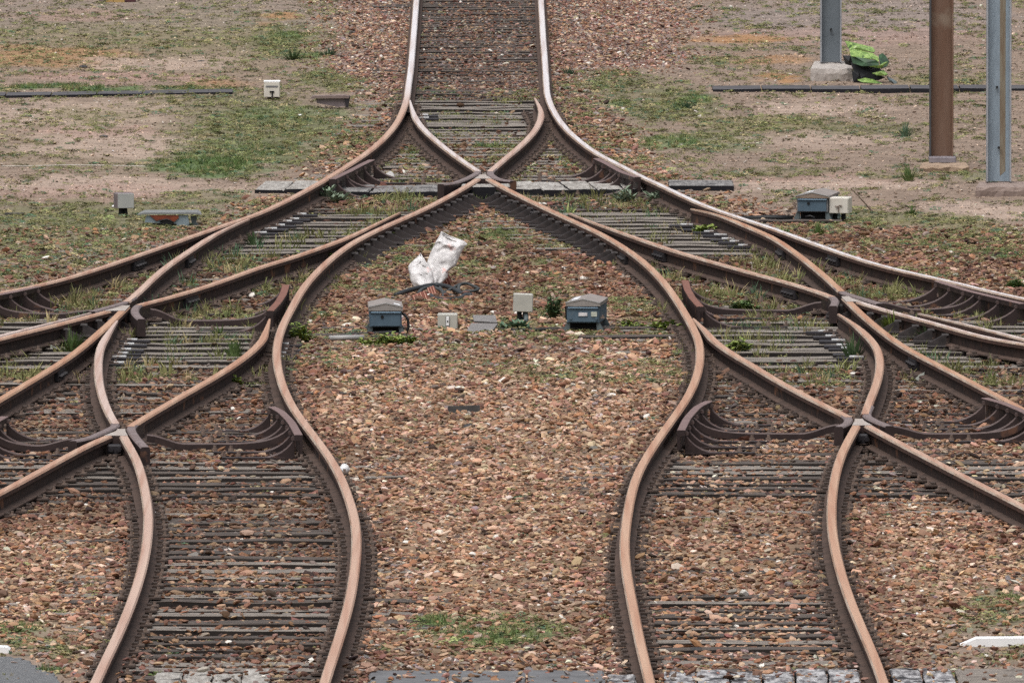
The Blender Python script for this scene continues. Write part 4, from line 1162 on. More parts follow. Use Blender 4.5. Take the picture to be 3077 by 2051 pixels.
def machine(px, py, label, w, hleg, hbox, heave, hridge, depth, rot, lidm, gable, extra):
    o = at(px, py, 0)
    r = empty('switch_machine', o, label, 'switch machine', 'switch machines beside the blades')
    r.rotation_euler = (0, 0, math.radians(rot))
    h = w / 2
    b = MB(); b.box((0, depth / 2, hleg + hbox / 2), (w, depth, hbox), 0, 0, .006)
    b.build('housing', extra.get('side', 'bluebox'), r, LOC)
    b = MB(); b.box((0, -.004, hleg + hbox * .47), (w * .9, .012, hbox * .82), 0, 0, .003)
    b.build('front_panel', 'bluebox', r, LOC)
    b = MB(); b.box((0, -.012, hleg + hbox * .93), (w * .93, .022, .011), 0, 0, .003)
    b.build('panel_lip', 'bluelip', r, LOC)
    z0 = hleg + hbox + .004
    b = MB()
    b.prism([(-h - .008, z0), (h + .008, z0), (h + .008, z0 + heave), (0, z0 + hridge), (-h - .008, z0 + heave)], -.02, depth + .02)
    b.mi = [1, 1, 0, 0, 0, 0, 0]
    lid = b.build('lid', [lidm, gable], r, LOC)
    b = MB()
    for (xa, za, xb, zb) in ((-h - .01, z0 + heave, 0, z0 + hridge), (0, z0 + hridge, h + .01, z0 + heave)):
        b.add([(xa, -.024, za - .005), (xb, -.024, zb - .005), (xb, -.024, zb + .004), (xa, -.024, za + .004), (xa, -.012, za - .005), (xb, -.012, zb - .005), (xb, -.012, zb + .004), (xa, -.012, za + .004)],
              [(0, 1, 2, 3), (7, 6, 5, 4), (3, 2, 6, 7), (4, 5, 1, 0), (0, 3, 7, 4), (1, 5, 6, 2)])
    b.build('lid_edge', 'covertop', lid, LOC)
    # sheet of bright tape on the lid slope
    sx = extra.get('tape')
    if sx:
        a0, a1, d0, d1 = sx
        zz = lambda x: z0 + hridge - (hridge - heave) * abs(x) / h + .003
        b = MB()
        b.add([(a0, d0, zz(a0)), (a1, d0, zz(a1)), (a1, d1, zz(a1)), (a0, d1, zz(a0))], [(0, 1, 2, 3)])
        b.build('tape', 'litter', lid, LOC)
    for s_ in (-1, 1):
        b = MB()
        t0, t1 = h * .99, h * .80
        b.prism([(s_ * (h + .055), -.01), (s_ * (h + .045), .004), (s_ * t0, hleg), (s_ * t1, hleg), (s_ * (h - .02), -.01)][:: s_], .01, .06)
        b.prism([(s_ * (h + .055), -.01), (s_ * (h + .045), .004), (s_ * t0, hleg), (s_ * t1, hleg), (s_ * (h - .02), -.01)][:: s_], depth - .1, depth - .05)
        b.box((s_ * (h + .02), depth / 2, .012), (.05, depth * .9, .02))
        b.build('leg', 'leg', r, LOC)
    b = MB(); b.box((0, depth / 2 + .05, hleg * .5), (w * .86, depth * .8, hleg * 1.05))  # motor base coloured near-black, painting in the shaded void between the legs
    b.build('dark_drive_void', 'charcoal', r, LOC)
    if extra.get('hole'):
        x, z = extra['hole']
        b = MB(); b.tube([(x, -.0185, z), (x, -.008, z)], .0135, 14); b.build('keyhole', 'black', r, LOC)
    for (x, z, ww, hh, m) in extra.get('labels', ()):
        b = MB(); b.box((x, -.013, z), (ww, .008, hh)); b.build('sticker', m, r, LOC)
    for (x, z) in extra.get('bolts', ()):
        b = MB(); b.tube([(x, -.018, z), (x, -.006, z)], .012, 8); b.build('bolt', 'bluebox', r, LOC)
    for (p_, rad) in extra.get('pipes', ()):
        b = MB(); b.tube(p_, rad, 8); b.build('conduit', 'black', r, LOC, True)
    for (x, z) in extra.get('clasps', ()):
        b = MB(); b.box((x, .03, z), (.035, .04, .012)); b.box((x, .03, z + .012), (.015, .03, .02)); b.build('clasp', 'bolt', r, LOC)
    return r
machine(1159, 1014, 'blue switch machine with a keyhole and grey gabled lid, nearest the cable coil', .275, .092, .133, .033, .066, .75, 1, 'lid', 'lidfront',
        dict(hole=(-.03, .178), tape=(.07, .125, .1, .26), clasps=[(-.155, .16), (-.155, .125)],
             pipes=[([(.135, .1, .2), (.165, .06, .19), (.19, .05, .15), (.195, .05, .09), (.17, .03, .02)], .012), ([(-.4, -.02, .02), (-.2, -.03, .03), (.05, -.03, .045), (.14, -.02, .02)], .02)]))
machine(1752, 1000, 'blue switch machine bearing two pale stickers, dark weed at its side', .28, .088, .137, .03, .062, .78, -5, 'lid', 'lidfront',
        dict(labels=[(.0, .16, .075, .03, 'sticker'), (.095, .162, .05, .04, 'sticker_green')], bolts=[(-.105, .125), (.115, .125)], tape=(-.12, -.06, .15, .62), clasps=[(.165, .13)],
             pipes=[([(-.14, .3, .24), (-.17, .3, .2), (-.165, .3, .1)], .012), ([(-.2, .1, .02), (-.5, .1, .015), (-.9, .1, .01)], .02)]))
machine(2441, 668, 'blue switch machine with brown gabled lid standing against an ivory box', .30, .098, .128, .02, .055, .8, -8, 'lid', 'lidbrown',
        dict(hole=(-.035, .18), tape=(-.11, -.04, .3, .62), side='boxside', clasps=[(-.175, .17), (-.17, .13)],
             pipes=[([(-.06, -.01, .0), (-.06, -.012, .055), (-.02, -.012, .062), (.015, -.012, .05), (.02, -.012, .0)], .012), ([(-.2, .1, .03), (-.45, .1, .035), (-.8, .1, .01)], .028)]))

# enamelled cable boxes
def cable_box(px, py, label, w, h, d, z0, rot, mat, tilt=0, sidem=None, feet=((-.04, .0),), topm=None):
    o = at(px, py, 0)
    r = empty('cable_box', o, label, 'cable box', 'small cable boxes on the ground')
    r.rotation_euler = (0, math.radians(tilt), math.radians(rot))
    b = MB(); b.box((0, d / 2, z0 + h / 2), (w, d, h), 0, 0, .008)
    b.build('housing', sidem or mat, r, LOC)
    b = MB(); b.box((0, -.004, z0 + h / 2), (w * .94, .01, h * .94), 0, 0, .003)
    b.build('door', mat, r, LOC)
    if topm:
        b = MB(); b.box((0, d / 2, z0 + h + .004), (w * 1.03, d * 1.04, .012), 0, 0, .004); b.build('lid', topm, r, LOC)
    for fx, lean in feet:
        b = MB(); b.tube([(fx, d * .5, z0 + .01), (fx + lean, d * .4, -.03)], .022, 8); b.build('leg', 'charcoal', r, LOC)
    return r
r = cable_box(817, 305, 'white cable box with a dark T latch near the dark duct cover', .172, .165, .2, .045, 0, 'ivory', 0, None, ((-.03, 0), (.05, 0)), 'white')
b = MB(); b.box((0, -.014, .105), (.05, .012, .014)); b.box((.004, -.014, .075), (.014, .012, .07)); b.build('latch', 'charcoal', r, LOC)
b = MB(); b.box((0, -.008, .16), (.13, .006, .02)); b.build('vent_strip', 'boxside', r, LOC)
r = cable_box(378, 652, 'grey cable box on a short dark post beside the rust-stained cover', .165, .145, .18, .082, 13, 'greybox', 0, 'mauve', ((-.03, 0), (.01, .01)))  # housing darker than the door: the shaded flank painted into its colour
r = cable_box(1570, 978, 'grey ivory cable box tilted on two dark stems between the machines', .168, .155, .12, .118, 2, 'ivory_grey', 2, None, ((-.03, .01), (.025, -.02)))
b = MB(); b.tube([(.025, .03, .1), (.03, 0, .05), (.01, -.03, .015), (-.05, -.05, .005)], .022, 8); b.build('hose', 'leg', r, LOC, True)
r = cable_box(1345, 996, 'ivory cable box with a white bar latch sitting low between the machines', .172, .142, .2, .008, 0, 'ivory_grey', 0, None, ())
b = MB(); b.box((0, -.012, .088), (.034, .008, .082)); b.build('latch_slot', 'boxside', r, LOC)
b = MB(); b.box((0, -.018, .09), (.024, .008, .074), 0, 0, .002); b.tube([(0, -.026, .09), (0, -.02, .09)], .007, 8, 1); b.build('latch', ['white', 'black'], r, LOC)
b = MB(); b.box((0, -.0105, .024), (.03, .004, .04)); b.build('stain_plate', 'boxside', r, LOC)
r = cable_box(2520, 668, 'ivory cable box with a curled latch standing close against a blue machine', .185, .148, .26, .085, -9, 'ivory', 0, None, ((-.05, 0), (.03, 0)))
b = MB(); b.tube([(-.03, -.018, .155), (-.015, -.02, .148), (0, -.02, .155), (.015, -.02, .162), (.035, -.018, .155)], .006, 6); b.tube([(.0, -.018, .15), (.0, -.018, .1)], .006, 6); b.build('latch', 'bolt', r, LOC)

# rust-stained machine cover
yb = y_of(683)
o = at(510, 683, 0)
r = empty('machine_cover', o, 'faded grey-blue machine cover with an orange rust patch and a wire loop', 'machine cover')
def q(x, yy, dy=0.0): return WP(x, yy, yb + dy)
def plate(pts, th, name, mat, parent, dy=0.0):
    b = MB()
    f = [q(x, yy, dy) for x, yy in pts]; bk = [p + Vector((0, th, 0)) for p in f]
    n = len(f)
    b.add(f + bk, [tuple(range(n)), tuple(range(2 * n - 1, n - 1, -1))] + [(i + n, (i + 1) % n + n, (i + 1) % n, i) for i in range(n)])
    return b.build(name, mat, parent)
plate([(434, 668), (440, 648), (565, 646), (570, 686), (534, 685), (530, 672)], .02, 'front_panel', 'cover', r, .02)
plate([(449, 646.5), (536, 646.5), (537, 655), (524, 666), (505, 662), (480, 660), (470, 664), (458, 654)], .006, 'rust_patch', 'coverrust', r, .008)
b = MB(); c0, c1 = q(412, 645), q(606, 644)
b.add([q(412, 647), q(440, 644), q(580, 643.5), q(606, 646), q(606, 643, .0), q(592, 638.5, 0), q(432, 639, 0), q(412, 645, 0)] + [p + Vector((0, .5, .0)) for p in (q(420, 647), q(440, 644), q(580, 643.5), q(600, 646), q(600, 643), q(592, 638.5), q(432, 639), q(420, 645))],
      [tuple(range(8)), tuple(range(15, 7, -1))] + [(i + 8, (i + 1) % 8 + 8, (i + 1) % 8, i) for i in range(8)])
b.build('top_plate', ['coveredge'], r)
plate([(572, 650), (592, 648), (590, 668), (600, 684), (586, 686), (576, 670)], .06, 'side_bracket', 'leg', r, .06)
b = MB(); b.tube([q(480, 668), q(488, 661), q(502, 659), q(515, 664), q(522, 672)], .008, 6); b.build('wire_loop', 'black', r, None, True)
plate([(482, 664), (500, 661), (514, 668), (512, 676), (486, 675)], .01, 'opening', 'black', r, .0)

# steel channel
yb = y_of(330); o = at(990, 330, 0)
r = empty('steel_channel', o, 'short brown steel channel lying in grass beside the white cable box', 'steel beam')
plate([(932, 296), (940, 289), (1036, 287), (1050, 291), (1048, 296)], .22, 'top_flange', 'channel', r)
plate([(950, 297), (1047, 295), (1046, 318), (1015, 322), (952, 310)], .02, 'web', 'mauve', r, .03)
plate([(1036, 290), (1052, 290), (1047, 322), (1038, 324)], .2, 'end_plate', 'joint', r, .01)

# slate boards between the machines
r = None
yb = y_of(1002)
o = at(1450, 1000, 0)
b = MB(); b.add([WP(1420, 946, yb + .35), WP(1488, 946, yb + .35), WP(1494, 968, yb + .1), WP(1424, 964, yb + .1)] + [WP(1420, 950, yb + .36), WP(1488, 950, yb + .36), WP(1494, 973, yb + .11), WP(1424, 969, yb + .11)],
      [(3, 2, 1, 0), (4, 5, 6, 7), (3, 7, 6, 2), (0, 1, 5, 4), (1, 2, 6, 5), (0, 4, 7, 3)])
b_ = b.build('slate_board', 'tile', None, WP(1455, 968, yb + .2)); tag(b_, 'upper of two grey boards propped between the ivory boxes', 'board', 'grey boards between the boxes')
b = MB(); b.add([WP(1417, 970, yb + .1), WP(1496, 971, yb + .1), WP(1474, 999, yb - .1), WP(1398, 999, yb - .1)] + [WP(1417, 975, yb + .12), WP(1496, 977, yb + .12), WP(1474, 1004, yb - .09), WP(1398, 1004, yb - .09)],
      [(3, 2, 1, 0), (4, 5, 6, 7), (3, 7, 6, 2), (0, 1, 5, 4), (1, 2, 6, 5), (0, 4, 7, 3)])
b_ = b.build('slate_board', 'tile', None, WP(1445, 1000, yb)); tag(b_, 'lower of two grey boards, sloping down to the weeds between the ivory boxes', 'board', 'grey boards between the boxes')

# timbers that carry the machines
for (px0, px1, row, lab) in ((900, 1235, 983, 'dark timber behind the legs of the blue machine with a keyhole'), (915, 1250, 1007, 'dark timber in front of the legs of the keyhole machine, a pale pipe on it'),
                             (1640, 2060, 985, 'dark timber under the blue machine with two stickers'), (1740, 2075, 1010, 'pale edged timber in front of the machine with two stickers'),
                             (2250, 2530, 662, 'timber under the blue machine with the brown gabled lid')):
    y_ = y_of(row, .03)
    o_ = bpy.data.objects.new('machine_timber', sleeper_mesh(-(px1 - px0) / 2 / S(row), (px1 - px0) / 2 / S(row), 'timber_dark'))
    o_.location = (at((px0 + px1) / 2, row, .03).x, y_, .035)
    COL.objects.link(o_)
    tag(o_, lab, 'timber', 'timbers carrying the switch machines')
b = MB(); b.tube([at(990, 1015, .05), at(1093, 1013, .05)], .022, 10); b_ = b.build('pipe', 'covertop', None, at(1040, 1014, 0), True); tag(b_, 'pale grey pipe lying along the timber next to the keyhole machine', 'pipe')

# posts
def ibeam(px0, px1, pyg, pyb, name, label, mats, w=None, ztop=7.5, deep=.2):
    y_ = y_of(pyg) + .22
    a_, c_ = WP(px0, pyb, y_), WP(px1, pyb, y_)
    r = empty(name, ((a_.x + c_.x) / 2, y_, 0), label, 'post', 'steel posts')
    wd_ = c_.x - a_.x
    zb = a_.z
    xm = (a_.x + c_.x) / 2
    b = MB(); b.box((xm, y_ + deep / 2, (zb + ztop) / 2), (wd_ - .03, .014, ztop - zb)); b.build('web', mats[0], r)
    for s_, m_ in ((-1, mats[1]), (1, mats[2])):
        b = MB(); b.box((xm + s_ * (wd_ / 2 - .0085), y_ + deep / 2, (zb + ztop) / 2), (.017, deep, ztop - zb), 0, 0, .003); b.build('flange', m_, r)
    return r, y_, xm, zb, wd_
r, y_, xm, zb, wd_ = ibeam(2465, 2529, 250, 187, 'steel_post', 'blue-grey steel post next to the crumpled green bin', ('post_blue', 'post_edge', 'post_edge'))
b = MB(); p_ = WP(2497, 89, y_ + .08); b.tube([p_, p_ + Vector((0, -.03, 0))], .014, 8); b.build('bolt', 'charcoal', r)
def footing(px0, px1, row0, row1, row2, label, mat, r, yf, depth, mat2=None):
    """row0 back edge of the cap, row1 front edge of the top, row2 ground"""
    b = MB()
    f0, f1 = WP(px0, row2, yf), WP(px1, row2, yf)
    t0, t1 = WP(px0 + 2, row1, yf), WP(px1 - 2, row1, yf)
    zt = WP(px0, row0, yf + depth).z
    k0, k1 = WP(px0 + 14, row0, yf + depth), WP(px1 - 14, row0, yf + depth)
    v = []
    n = 8
    rr = random.Random(px0)
    for i in range(n + 1):
        u = i / n
        jit = lambda s_: rr.uniform(-s_, s_)
        v += [f0.lerp(f1, u) + Vector((0, jit(.02), -.06)), f0.lerp(f1, u) * .35 + t0.lerp(t1, u) * .65 + Vector((0, -.015 + jit(.012), jit(.01))), t0.lerp(t1, u) + Vector((0, jit(.01), jit(.006))), k0.lerp(k1, u) + Vector((0, 0, jit(.005))), k0.lerp(k1, u) + Vector((0, .05, -.4))]
    f = []
    for i in range(n):
        for k in range(4): f.append((i * 5 + k, i * 5 + 5 + k, i * 5 + 6 + k, i * 5 + k + 1))
    f += [(4, 3, 2, 1, 0), tuple(n * 5 + k for k in range(5))]
    b.add(v, f)
    o_ = b.build('footing', mat, None, ((f0.x + f1.x) / 2, yf, 0))
    return o_
f_ = footing(2434, 2564, 184, 207, 252, '', 'concrete', None, y_of(252), .62)
f_.name = 'concrete_footing'; tag(f_, 'pale chipped concrete footing of the blue-grey post beside the green bin', 'footing', 'footings of the steel posts')
r, y_, xm, zb, wd_ = ibeam(2793, 2865, 512, 472, 'steel_post', 'rusty brown steel post standing behind the galvanised one', ('post_rust', 'post_flange_dark', 'post_rust'))
b = MB(); b.box((xm + .01, y_ + .06, zb - .022), (wd_ + .03, .32, .055), 0, 0, .008); b.build('base_plate', 'plate', r)
f_ = footing(2762, 2914, 487, 499, 516, '', 'mortar', None, y_of(516), .5)
f_.name = 'mortar_footing'; tag(f_, 'low rust-stained mortar pad under the rusty brown post', 'footing', 'footings of the steel posts')
r, y_, xm, zb, wd_ = ibeam(2964, 3039, 592, 546, 'steel_post', 'galvanised steel post with a long brown rust run', ('galv', 'post_edge', 'post_edge'))
b = MB(); p0, p1 = WP(3003, 546, y_ + .09), WP(3021, 546, y_ + .09)
b.add([(p0.x + .004, y_ + .0915, zb + .05), (p1.x, y_ + .0915, zb + .1), (p1.x + .004, y_ + .0915, 7.4), (p0.x, y_ + .0915, 7.4)], [(0, 1, 2, 3)])
b.build('rust_run', 'galv_rust', r)
for (bx, by) in ((2996, 263), (3001, 444)):
    b = MB(); p_ = WP(bx, by, y_ + .08); b.tube([p_, p_ + Vector((0, -.03, .004))], .013, 8); b.build('bolt', 'charcoal', r)
f_ = footing(2930, 3110, 546, 563, 594, '', 'concrete_brown', None, y_of(594), .5)
f_.name = 'concrete_footing'; tag(f_, 'earthy brown concrete footing under the galvanised post', 'footing', 'footings of the steel posts')

# crumpled green bin
yb = y_of(257)
o = at(2610, 257, 0)
r = empty('crushed_bin', o, 'crumpled bright green plastic bin slumped against the blue-grey post', 'bin')
def sheet(pts, name, mat, parent=r, th=.012):
    b = MB()
    f = [WP(x, yy, yb + d) for x, yy, d in pts]; bk = [p + Vector((0, th, -.006)) for p in f]
    n = len(f)
    # fan around the centre so that the sheet can buckle
    c = sum(f, Vector()) / n + Vector((random.uniform(-.03, .03), random.uniform(-.09, -.03), random.uniform(-.015, .02))); cb = c + Vector((0, th, -.006))
    v = f + bk + [c, cb]
    fc = [(i, (i + 1) % n, 2 * n) for i in range(n)] + [((i + 1) % n + n, i + n, 2 * n + 1) for i in range(n)] + [(i + n, (i + 1) % n + n, (i + 1) % n, i) for i in range(n)]
    b.add(v, fc)
    return b.build(name, mat, parent)
sheet([(2539, 123, .45), (2548, 124, .42), (2622, 142, .4), (2630, 152, .3), (2626, 158, .28), (2566, 146, .3), (2553, 150, .3), (2545, 136, .4)], 'upper_panel', 'green')
sheet([(2553, 150, .3), (2566, 147, .3), (2622, 160, .28), (2640, 172, .2), (2640, 186, .12), (2628, 178, .1), (2570, 172, .12), (2556, 168, .2)], 'ridge_panel', 'green')
sheet([(2556, 168, .2), (2570, 171, .12), (2632, 182, .08), (2642, 190, .08), (2640, 198, .05), (2590, 199, .06), (2562, 190, .15)], 'dark_fold', 'greendark')
sheet([(2640, 166, .3), (2652, 160, .35), (2662, 168, .35), (2672, 186, .2), (2664, 200, .1), (2648, 206, .06), (2644, 190, .1)], 'side_panel', 'greendark')
sheet([(2612, 199, .05), (2640, 198, .04), (2660, 186, .06), (2668, 186, .08), (2650, 203, .04), (2640, 204, .03)], 'bent_rim', 'green')
sheet([(2620, 220, .02), (2638, 216, .06), (2655, 210, .1), (2668, 224, .0), (2660, 227, -.02), (2636, 226, -.01)], 'lower_flap', 'green')
sheet([(2532, 166, .35), (2556, 168, .3), (2562, 190, .3), (2556, 196, .3), (2540, 192, .35)], 'handle_block', 'charcoal')
sheet([(2556, 188, .25), (2600, 196, .18), (2640, 202, .15), (2650, 212, .15), (2640, 226, .1), (2660, 232, .1), (2640, 240, .1), (2575, 244, .12), (2566, 215, .2)], 'body', 'charcoal')
sheet([(2576, 240, .0), (2600, 234, .06), (2622, 238, .06), (2645, 248, -.02), (2655, 254, -.05), (2630, 253, -.06), (2590, 247, -.04)], 'bottom_panel', 'green')
sheet([(2560, 212, .2), (2580, 215, .15), (2590, 246, .08), (2564, 248, .12)], 'wheel_well', 'black')
sheet([(2664, 230, .05), (2684, 238, .02), (2697, 247, -.02), (2690, 254, -.04), (2672, 244, .0)], 'torn_strip', 'leg')

# dark duct covers
def duct(pts_bottom, dh, back, label, n):
    """pts_bottom: pixel line of the front foot"""
    (x0, y0), (x1, y1) = pts_bottom
    a_, c_ = at(x0, y0, 0), at(x1, y1, 0)
    r = empty('cable_duct', a_.lerp(c_, .5), label, 'cable duct', 'dark cable ducts')
    for i in range(n):
        p, q_ = a_.lerp(c_, i / n + .002), a_.lerp(c_, (i + 1) / n - .002)
        b = MB()
        h0, h1 = dh * 1.35 + random.uniform(-.004, .004), dh * 1.35 + random.uniform(-.004, .004)
        d_ = random.uniform(-.02, .02)
        b.add([p + Vector((0, d_, -.1)), q_ + Vector((0, d_, -.1)), q_ + Vector((0, d_ + .02, h1)), p + Vector((0, d_ + .02, h0)), p + Vector((0, back, -.1)), q_ + Vector((0, back, -.1)), q_ + Vector((0, back, h1)), p + Vector((0, back, h0))],
              [(0, 1, 2, 3), (7, 6, 5, 4), (3, 2, 6, 7), (4, 5, 1, 0), (0, 3, 7, 4), (1, 5, 6, 2)], [1, 1, 0, 0, 1, 1])
        b.build('duct_cover', ['trough', 'tar'], r)
duct([(-260, 304), (700, 290)], .034, .75, 'long dark duct cover running to the white cable box with the T latch', 7)
duct([(2140, 283), (3330, 279)], .038, .85, 'long dark duct cover passing in front of the crumpled green bin', 8)

# timber decks: planks laid along the rails
def deck(px0, px1, tb, tf, bf, n, mat, label, face='tar', slant=0.0, hfix=None, wob=.006, group='plank decks between the rails'):
    yf = y_of(bf)
    h = WP((px0 + px1) / 2, tf, yf).z if hfix is None else hfix
    if hfix is not None: yf = at(CX, tf, h).y
    ybk = at(CX, tb, h).y
    x0, x1 = WP(px0, tf, yf).x, WP(px1, tf, yf).x
    r = empty('plank_deck', ((x0 + x1) / 2, yf, 0), label, 'plank deck', group)
    for i in range(n):
        a_, c_ = x0 + (x1 - x0) * i / n, x0 + (x1 - x0) * (i + 1) / n
        b = MB()
        hh = h + random.uniform(-wob, wob); fr = random.uniform(-.03, .03); g = .008
        m_ = 8
        v = []
        for k in range(m_ + 1):
            u = k / m_
            yy = yf + fr + (ybk - yf) * u
            xs_ = slant * u
            j = lambda s_: random.uniform(-s_, s_)
            v += [(a_ + g + xs_ + j(.006), yy, -.1), (a_ + g + xs_ + j(.006), yy, hh - .008 + j(.004)), (a_ + g + .012 + xs_, yy, hh + j(.004)), ((a_ + c_) / 2 + xs_, yy, hh + j(.005)), (c_ - g - .012 + xs_, yy, hh + j(.004)), (c_ - g + xs_ + j(.006), yy, hh - .008 + j(.004)), (c_ - g + xs_, yy, -.1)]
        f, mi = [], []
        for k in range(m_):
            for s_ in range(6):
                f.append((k * 7 + s_, k * 7 + s_ + 1, (k + 1) * 7 + s_ + 1, (k + 1) * 7 + s_)); mi.append(0 if 1 <= s_ <= 4 else 1)
        f += [tuple(range(6, -1, -1)), tuple(m_ * 7 + s_ for s_ in range(7))]; mi += [1, 1]
        f = [t[::-1] for t in f]
        b.add(v, f, mi)
        b.build('plank', [mat, face], r)
    return r, h, yf
deck(762, 945, 544, 570, 587, 2, 'plank', 'pale grey planks outside the mossy bend of the silver to orange rail', slant=.08)
r, h, yf = deck(992, 1340, 556, 577, 597, 3, 'plank_dark', 'dark cracked planks in front of the fan of brackets, pale weeds before them', slant=.06)
r, h, yf = deck(1384, 1535, 552, 561, 612, 1, 'plank', 'tall tarred block with a pale top under the topmost frog', slant=.0)
r, h, yf = deck(1548, 1962, 545, 569, 592, 5, 'plank', 'row of grey planks with diagonal cracks before the silver topped rail', slant=-.1)
deck(2008, 2207, 541, 557, 576, 1, 'plank_dark', 'single dark timber sticking out beyond the silver topped rail')
deck(452, 812, 2016, 2060, 0, 4, 'plank', 'rough pale planks at the near crossing beside the orange rail by the asphalt', hfix=.09, face='timber_dark', wob=.02, group='planks of the near crossing')
deck(1100, 1823, 2013, 2085, 0, 3, 'slab', 'smooth grey slabs at the near crossing between the two S-rails', hfix=.11, face='slab', wob=.003, group='planks of the near crossing')
deck(1826, 1918, 2019, 2085, 0, 1, 'plank_burnt', 'small splintered silver plank touching the S-rail at the near crossing', hfix=.10, wob=.015, group='planks of the near crossing')
deck(1998, 2600, 2012, 2085, 0, 6, 'plank_burnt', 'charred silver planks at the near crossing between the sticker machine S-rail and orange rail', hfix=.11, wob=.012, group='planks of the near crossing')
deck(2690, 2885, 2009, 2085, 0, 2, 'plank_burnt', 'charred plank pair at the near crossing outside the near orange rail', hfix=.09, wob=.012, group='planks of the near crossing')
deck(2890, 3200, 2010, 2085, 0, 1, 'timber', 'broad brown timber at the near crossing under the white kerb board', hfix=.07, wob=.01, group='planks of the near crossing')

# painted kerb boards and the asphalt corner
yb = y_of(1951)
b = MB(); pts = [(2887, 1949), (2886, 1938), (2935, 1917), (3200, 1915), (3200, 1950)]
f = [WP(x_, y__, yb) for x_, y__ in pts]; bk = [p + Vector((0, .18, 0)) for p in f]
b.add(f + bk, [tuple(range(5)), tuple(range(9, 4, -1))] + [(i + 5, (i + 1) % 5 + 5, (i + 1) % 5, i) for i in range(5)])
b_ = b.build('kerb_board', 'white', None, WP(2990, 1950, yb)); tag(b_, 'long white painted kerb board with a bevelled end on the grass', 'kerb board', 'white kerb boards')
yb = y_of(1970)
b = MB(); pts = [(-120, 1969), (-120, 1938), (22, 1944), (30, 1951), (22, 1968)]
f = [WP(x_, y__, yb) for x_, y__ in pts]; bk = [p + Vector((0, .18, 0)) for p in f]
b.add(f + bk, [tuple(range(5)), tuple(range(9, 4, -1))] + [(i + 5, (i + 1) % 5 + 5, (i + 1) % 5, i) for i in range(5)])
b_ = b.build('kerb_board', 'white', None, WP(0, 1969, yb)); tag(b_, 'end of a white painted kerb board above the asphalt corner', 'kerb board', 'white kerb boards')
b = MB(); pts = [(-400, 1972), (40, 1972), (90, 1985), (120, 2010), (175, 2030), (200, 2075), (-400, 2075)]
rr = random.Random(5); dense = []
for i in range(len(pts)):
    (xa, ya), (xb, yb_) = pts[i], pts[(i + 1) % len(pts)]
    for k_ in range(8): dense.append((xa + (xb - xa) * k_ / 8 + rr.uniform(-9, 9), ya + (yb_ - ya) * k_ / 8 + rr.uniform(-2.5, 2.5)))
v = [at(x_, y__, .036) for x_, y__ in dense]; n = len(v)
b.add(v + [p + Vector((0, 0, -.1)) for p in v], [tuple(range(n))[::-1]] + [(i, (i + 1) % n, (i + 1) % n + n, i + n) for i in range(n)])
tag(b.build('pavement', 'asphalt', None, (0, 0, 0)), kind='structure')

# sack
def lobe(rows, depth, name, mat, yb, parent, seed):
    rr = random.Random(seed)
    b = MB()
    n = 40
    v = []
    H0, H1 = rows[0][0], rows[-1][0]
    full = []
    for i in range(len(rows) - 1):
        for k in range(3):
            u = k / 3
            full.append(tuple(rows[i][j] * (1 - u) + rows[i + 1][j] * u for j in range(3)))
    full.append(rows[-1])
    for i, (py_, l, r_) in enumerate(full):
        a_, c_ = WP(l, py_, yb), WP(r_, py_, yb)
        xm, hw = (a_.x + c_.x) / 2, (c_.x - a_.x) / 2
        t = i / (len(full) - 1)
        dp = depth * (.25 + .75 * (1 - t)) * (.6 + .4 * math.sin(math.pi * min(1, t + .3)))
        back = .22 * t
        for k in range(n):
            an = 2 * math.pi * k / n
            cx_, sx_ = math.cos(an), math.sin(an)
            rg = lambda q_, w_: abs(fbm(np.array([q_ + seed]), np.array([w_]), 7)[0] - .5)
            bump = .2 * rg(cx_ * .9 + t * 1.4, t * 2.2 + sx_ * .4) - .05 * rg(cx_ * 2 - t * 2, t * 4 + 3) - .02 + .012 * math.sin(an * 3 + t * 9 + seed)
            v.append((xm + cx_ * hw, yb + back + sx_ * dp + bump * (1.6 - abs(cx_)), a_.z + bump * .5 * (1 - abs(cx_))))
    f = []
    for i in range(len(full) - 1):
        for k in range(n):
            j = (k + 1) % n
            f.append((i * n + k, i * n + j, (i + 1) * n + j, (i + 1) * n + k))
    f += [tuple(range(n))[::-1], tuple((len(full) - 1) * n + k for k in range(n))]
    b.add(v, f)
    return b.build(name, mat, parent, None, True)
yb = y_of(868)
r = empty('sack', at(1310, 868, 0), 'crumpled white sack with salmon stains lying above the black cable coil', 'sack')
Zp = lambda x_, y__: (1050 + x_ / 5.8825, 680 + y__ / 5.8825)
def zr(y__, l, r_): return (680 + y__ / 5.8825, 1050 + l / 5.8825, 1050 + r_ / 5.8825)
lobe([zr(1080, 1420, 1600), zr(1000, 1390, 1640), zr(900, 1380, 1740), zr(800, 1370, 1750), zr(700, 1360, 1880), zr(600, 1385, 1925), zr(480, 1430, 1975), zr(400, 1470, 2020), zr(330, 1500, 2090), zr(280, 1530, 2040), zr(230, 1560, 1900), zr(180, 1590, 1760), zr(120, 1615, 1650)], .12, 'sack_body', 'sack', yb + .1, r, 3)
lobe([zr(1090, 1170, 1450), zr(1040, 1120, 1490), zr(950, 1075, 1500), zr(850, 1060, 1470), zr(780, 1040, 1450), zr(720, 1035, 1420), zr(660, 1080, 1370), zr(600, 1150, 1330), zr(560, 1200, 1300), zr(520, 1235, 1275)], .1, 'sack_flap', 'sack', yb - .06, r, 8)
def spot(pts, yy, name, mat):
    b = MB(); f = [WP(*Zp(x_, y__), yy) for x_, y__ in pts]
    b.add(f + [p + Vector((0, .02, 0)) for p in f], [tuple(range(len(f)))] + [(i + len(f), (i + 1) % len(f) + len(f), (i + 1) % len(f), i) for i in range(len(f))])
    b.build(name, mat, r)

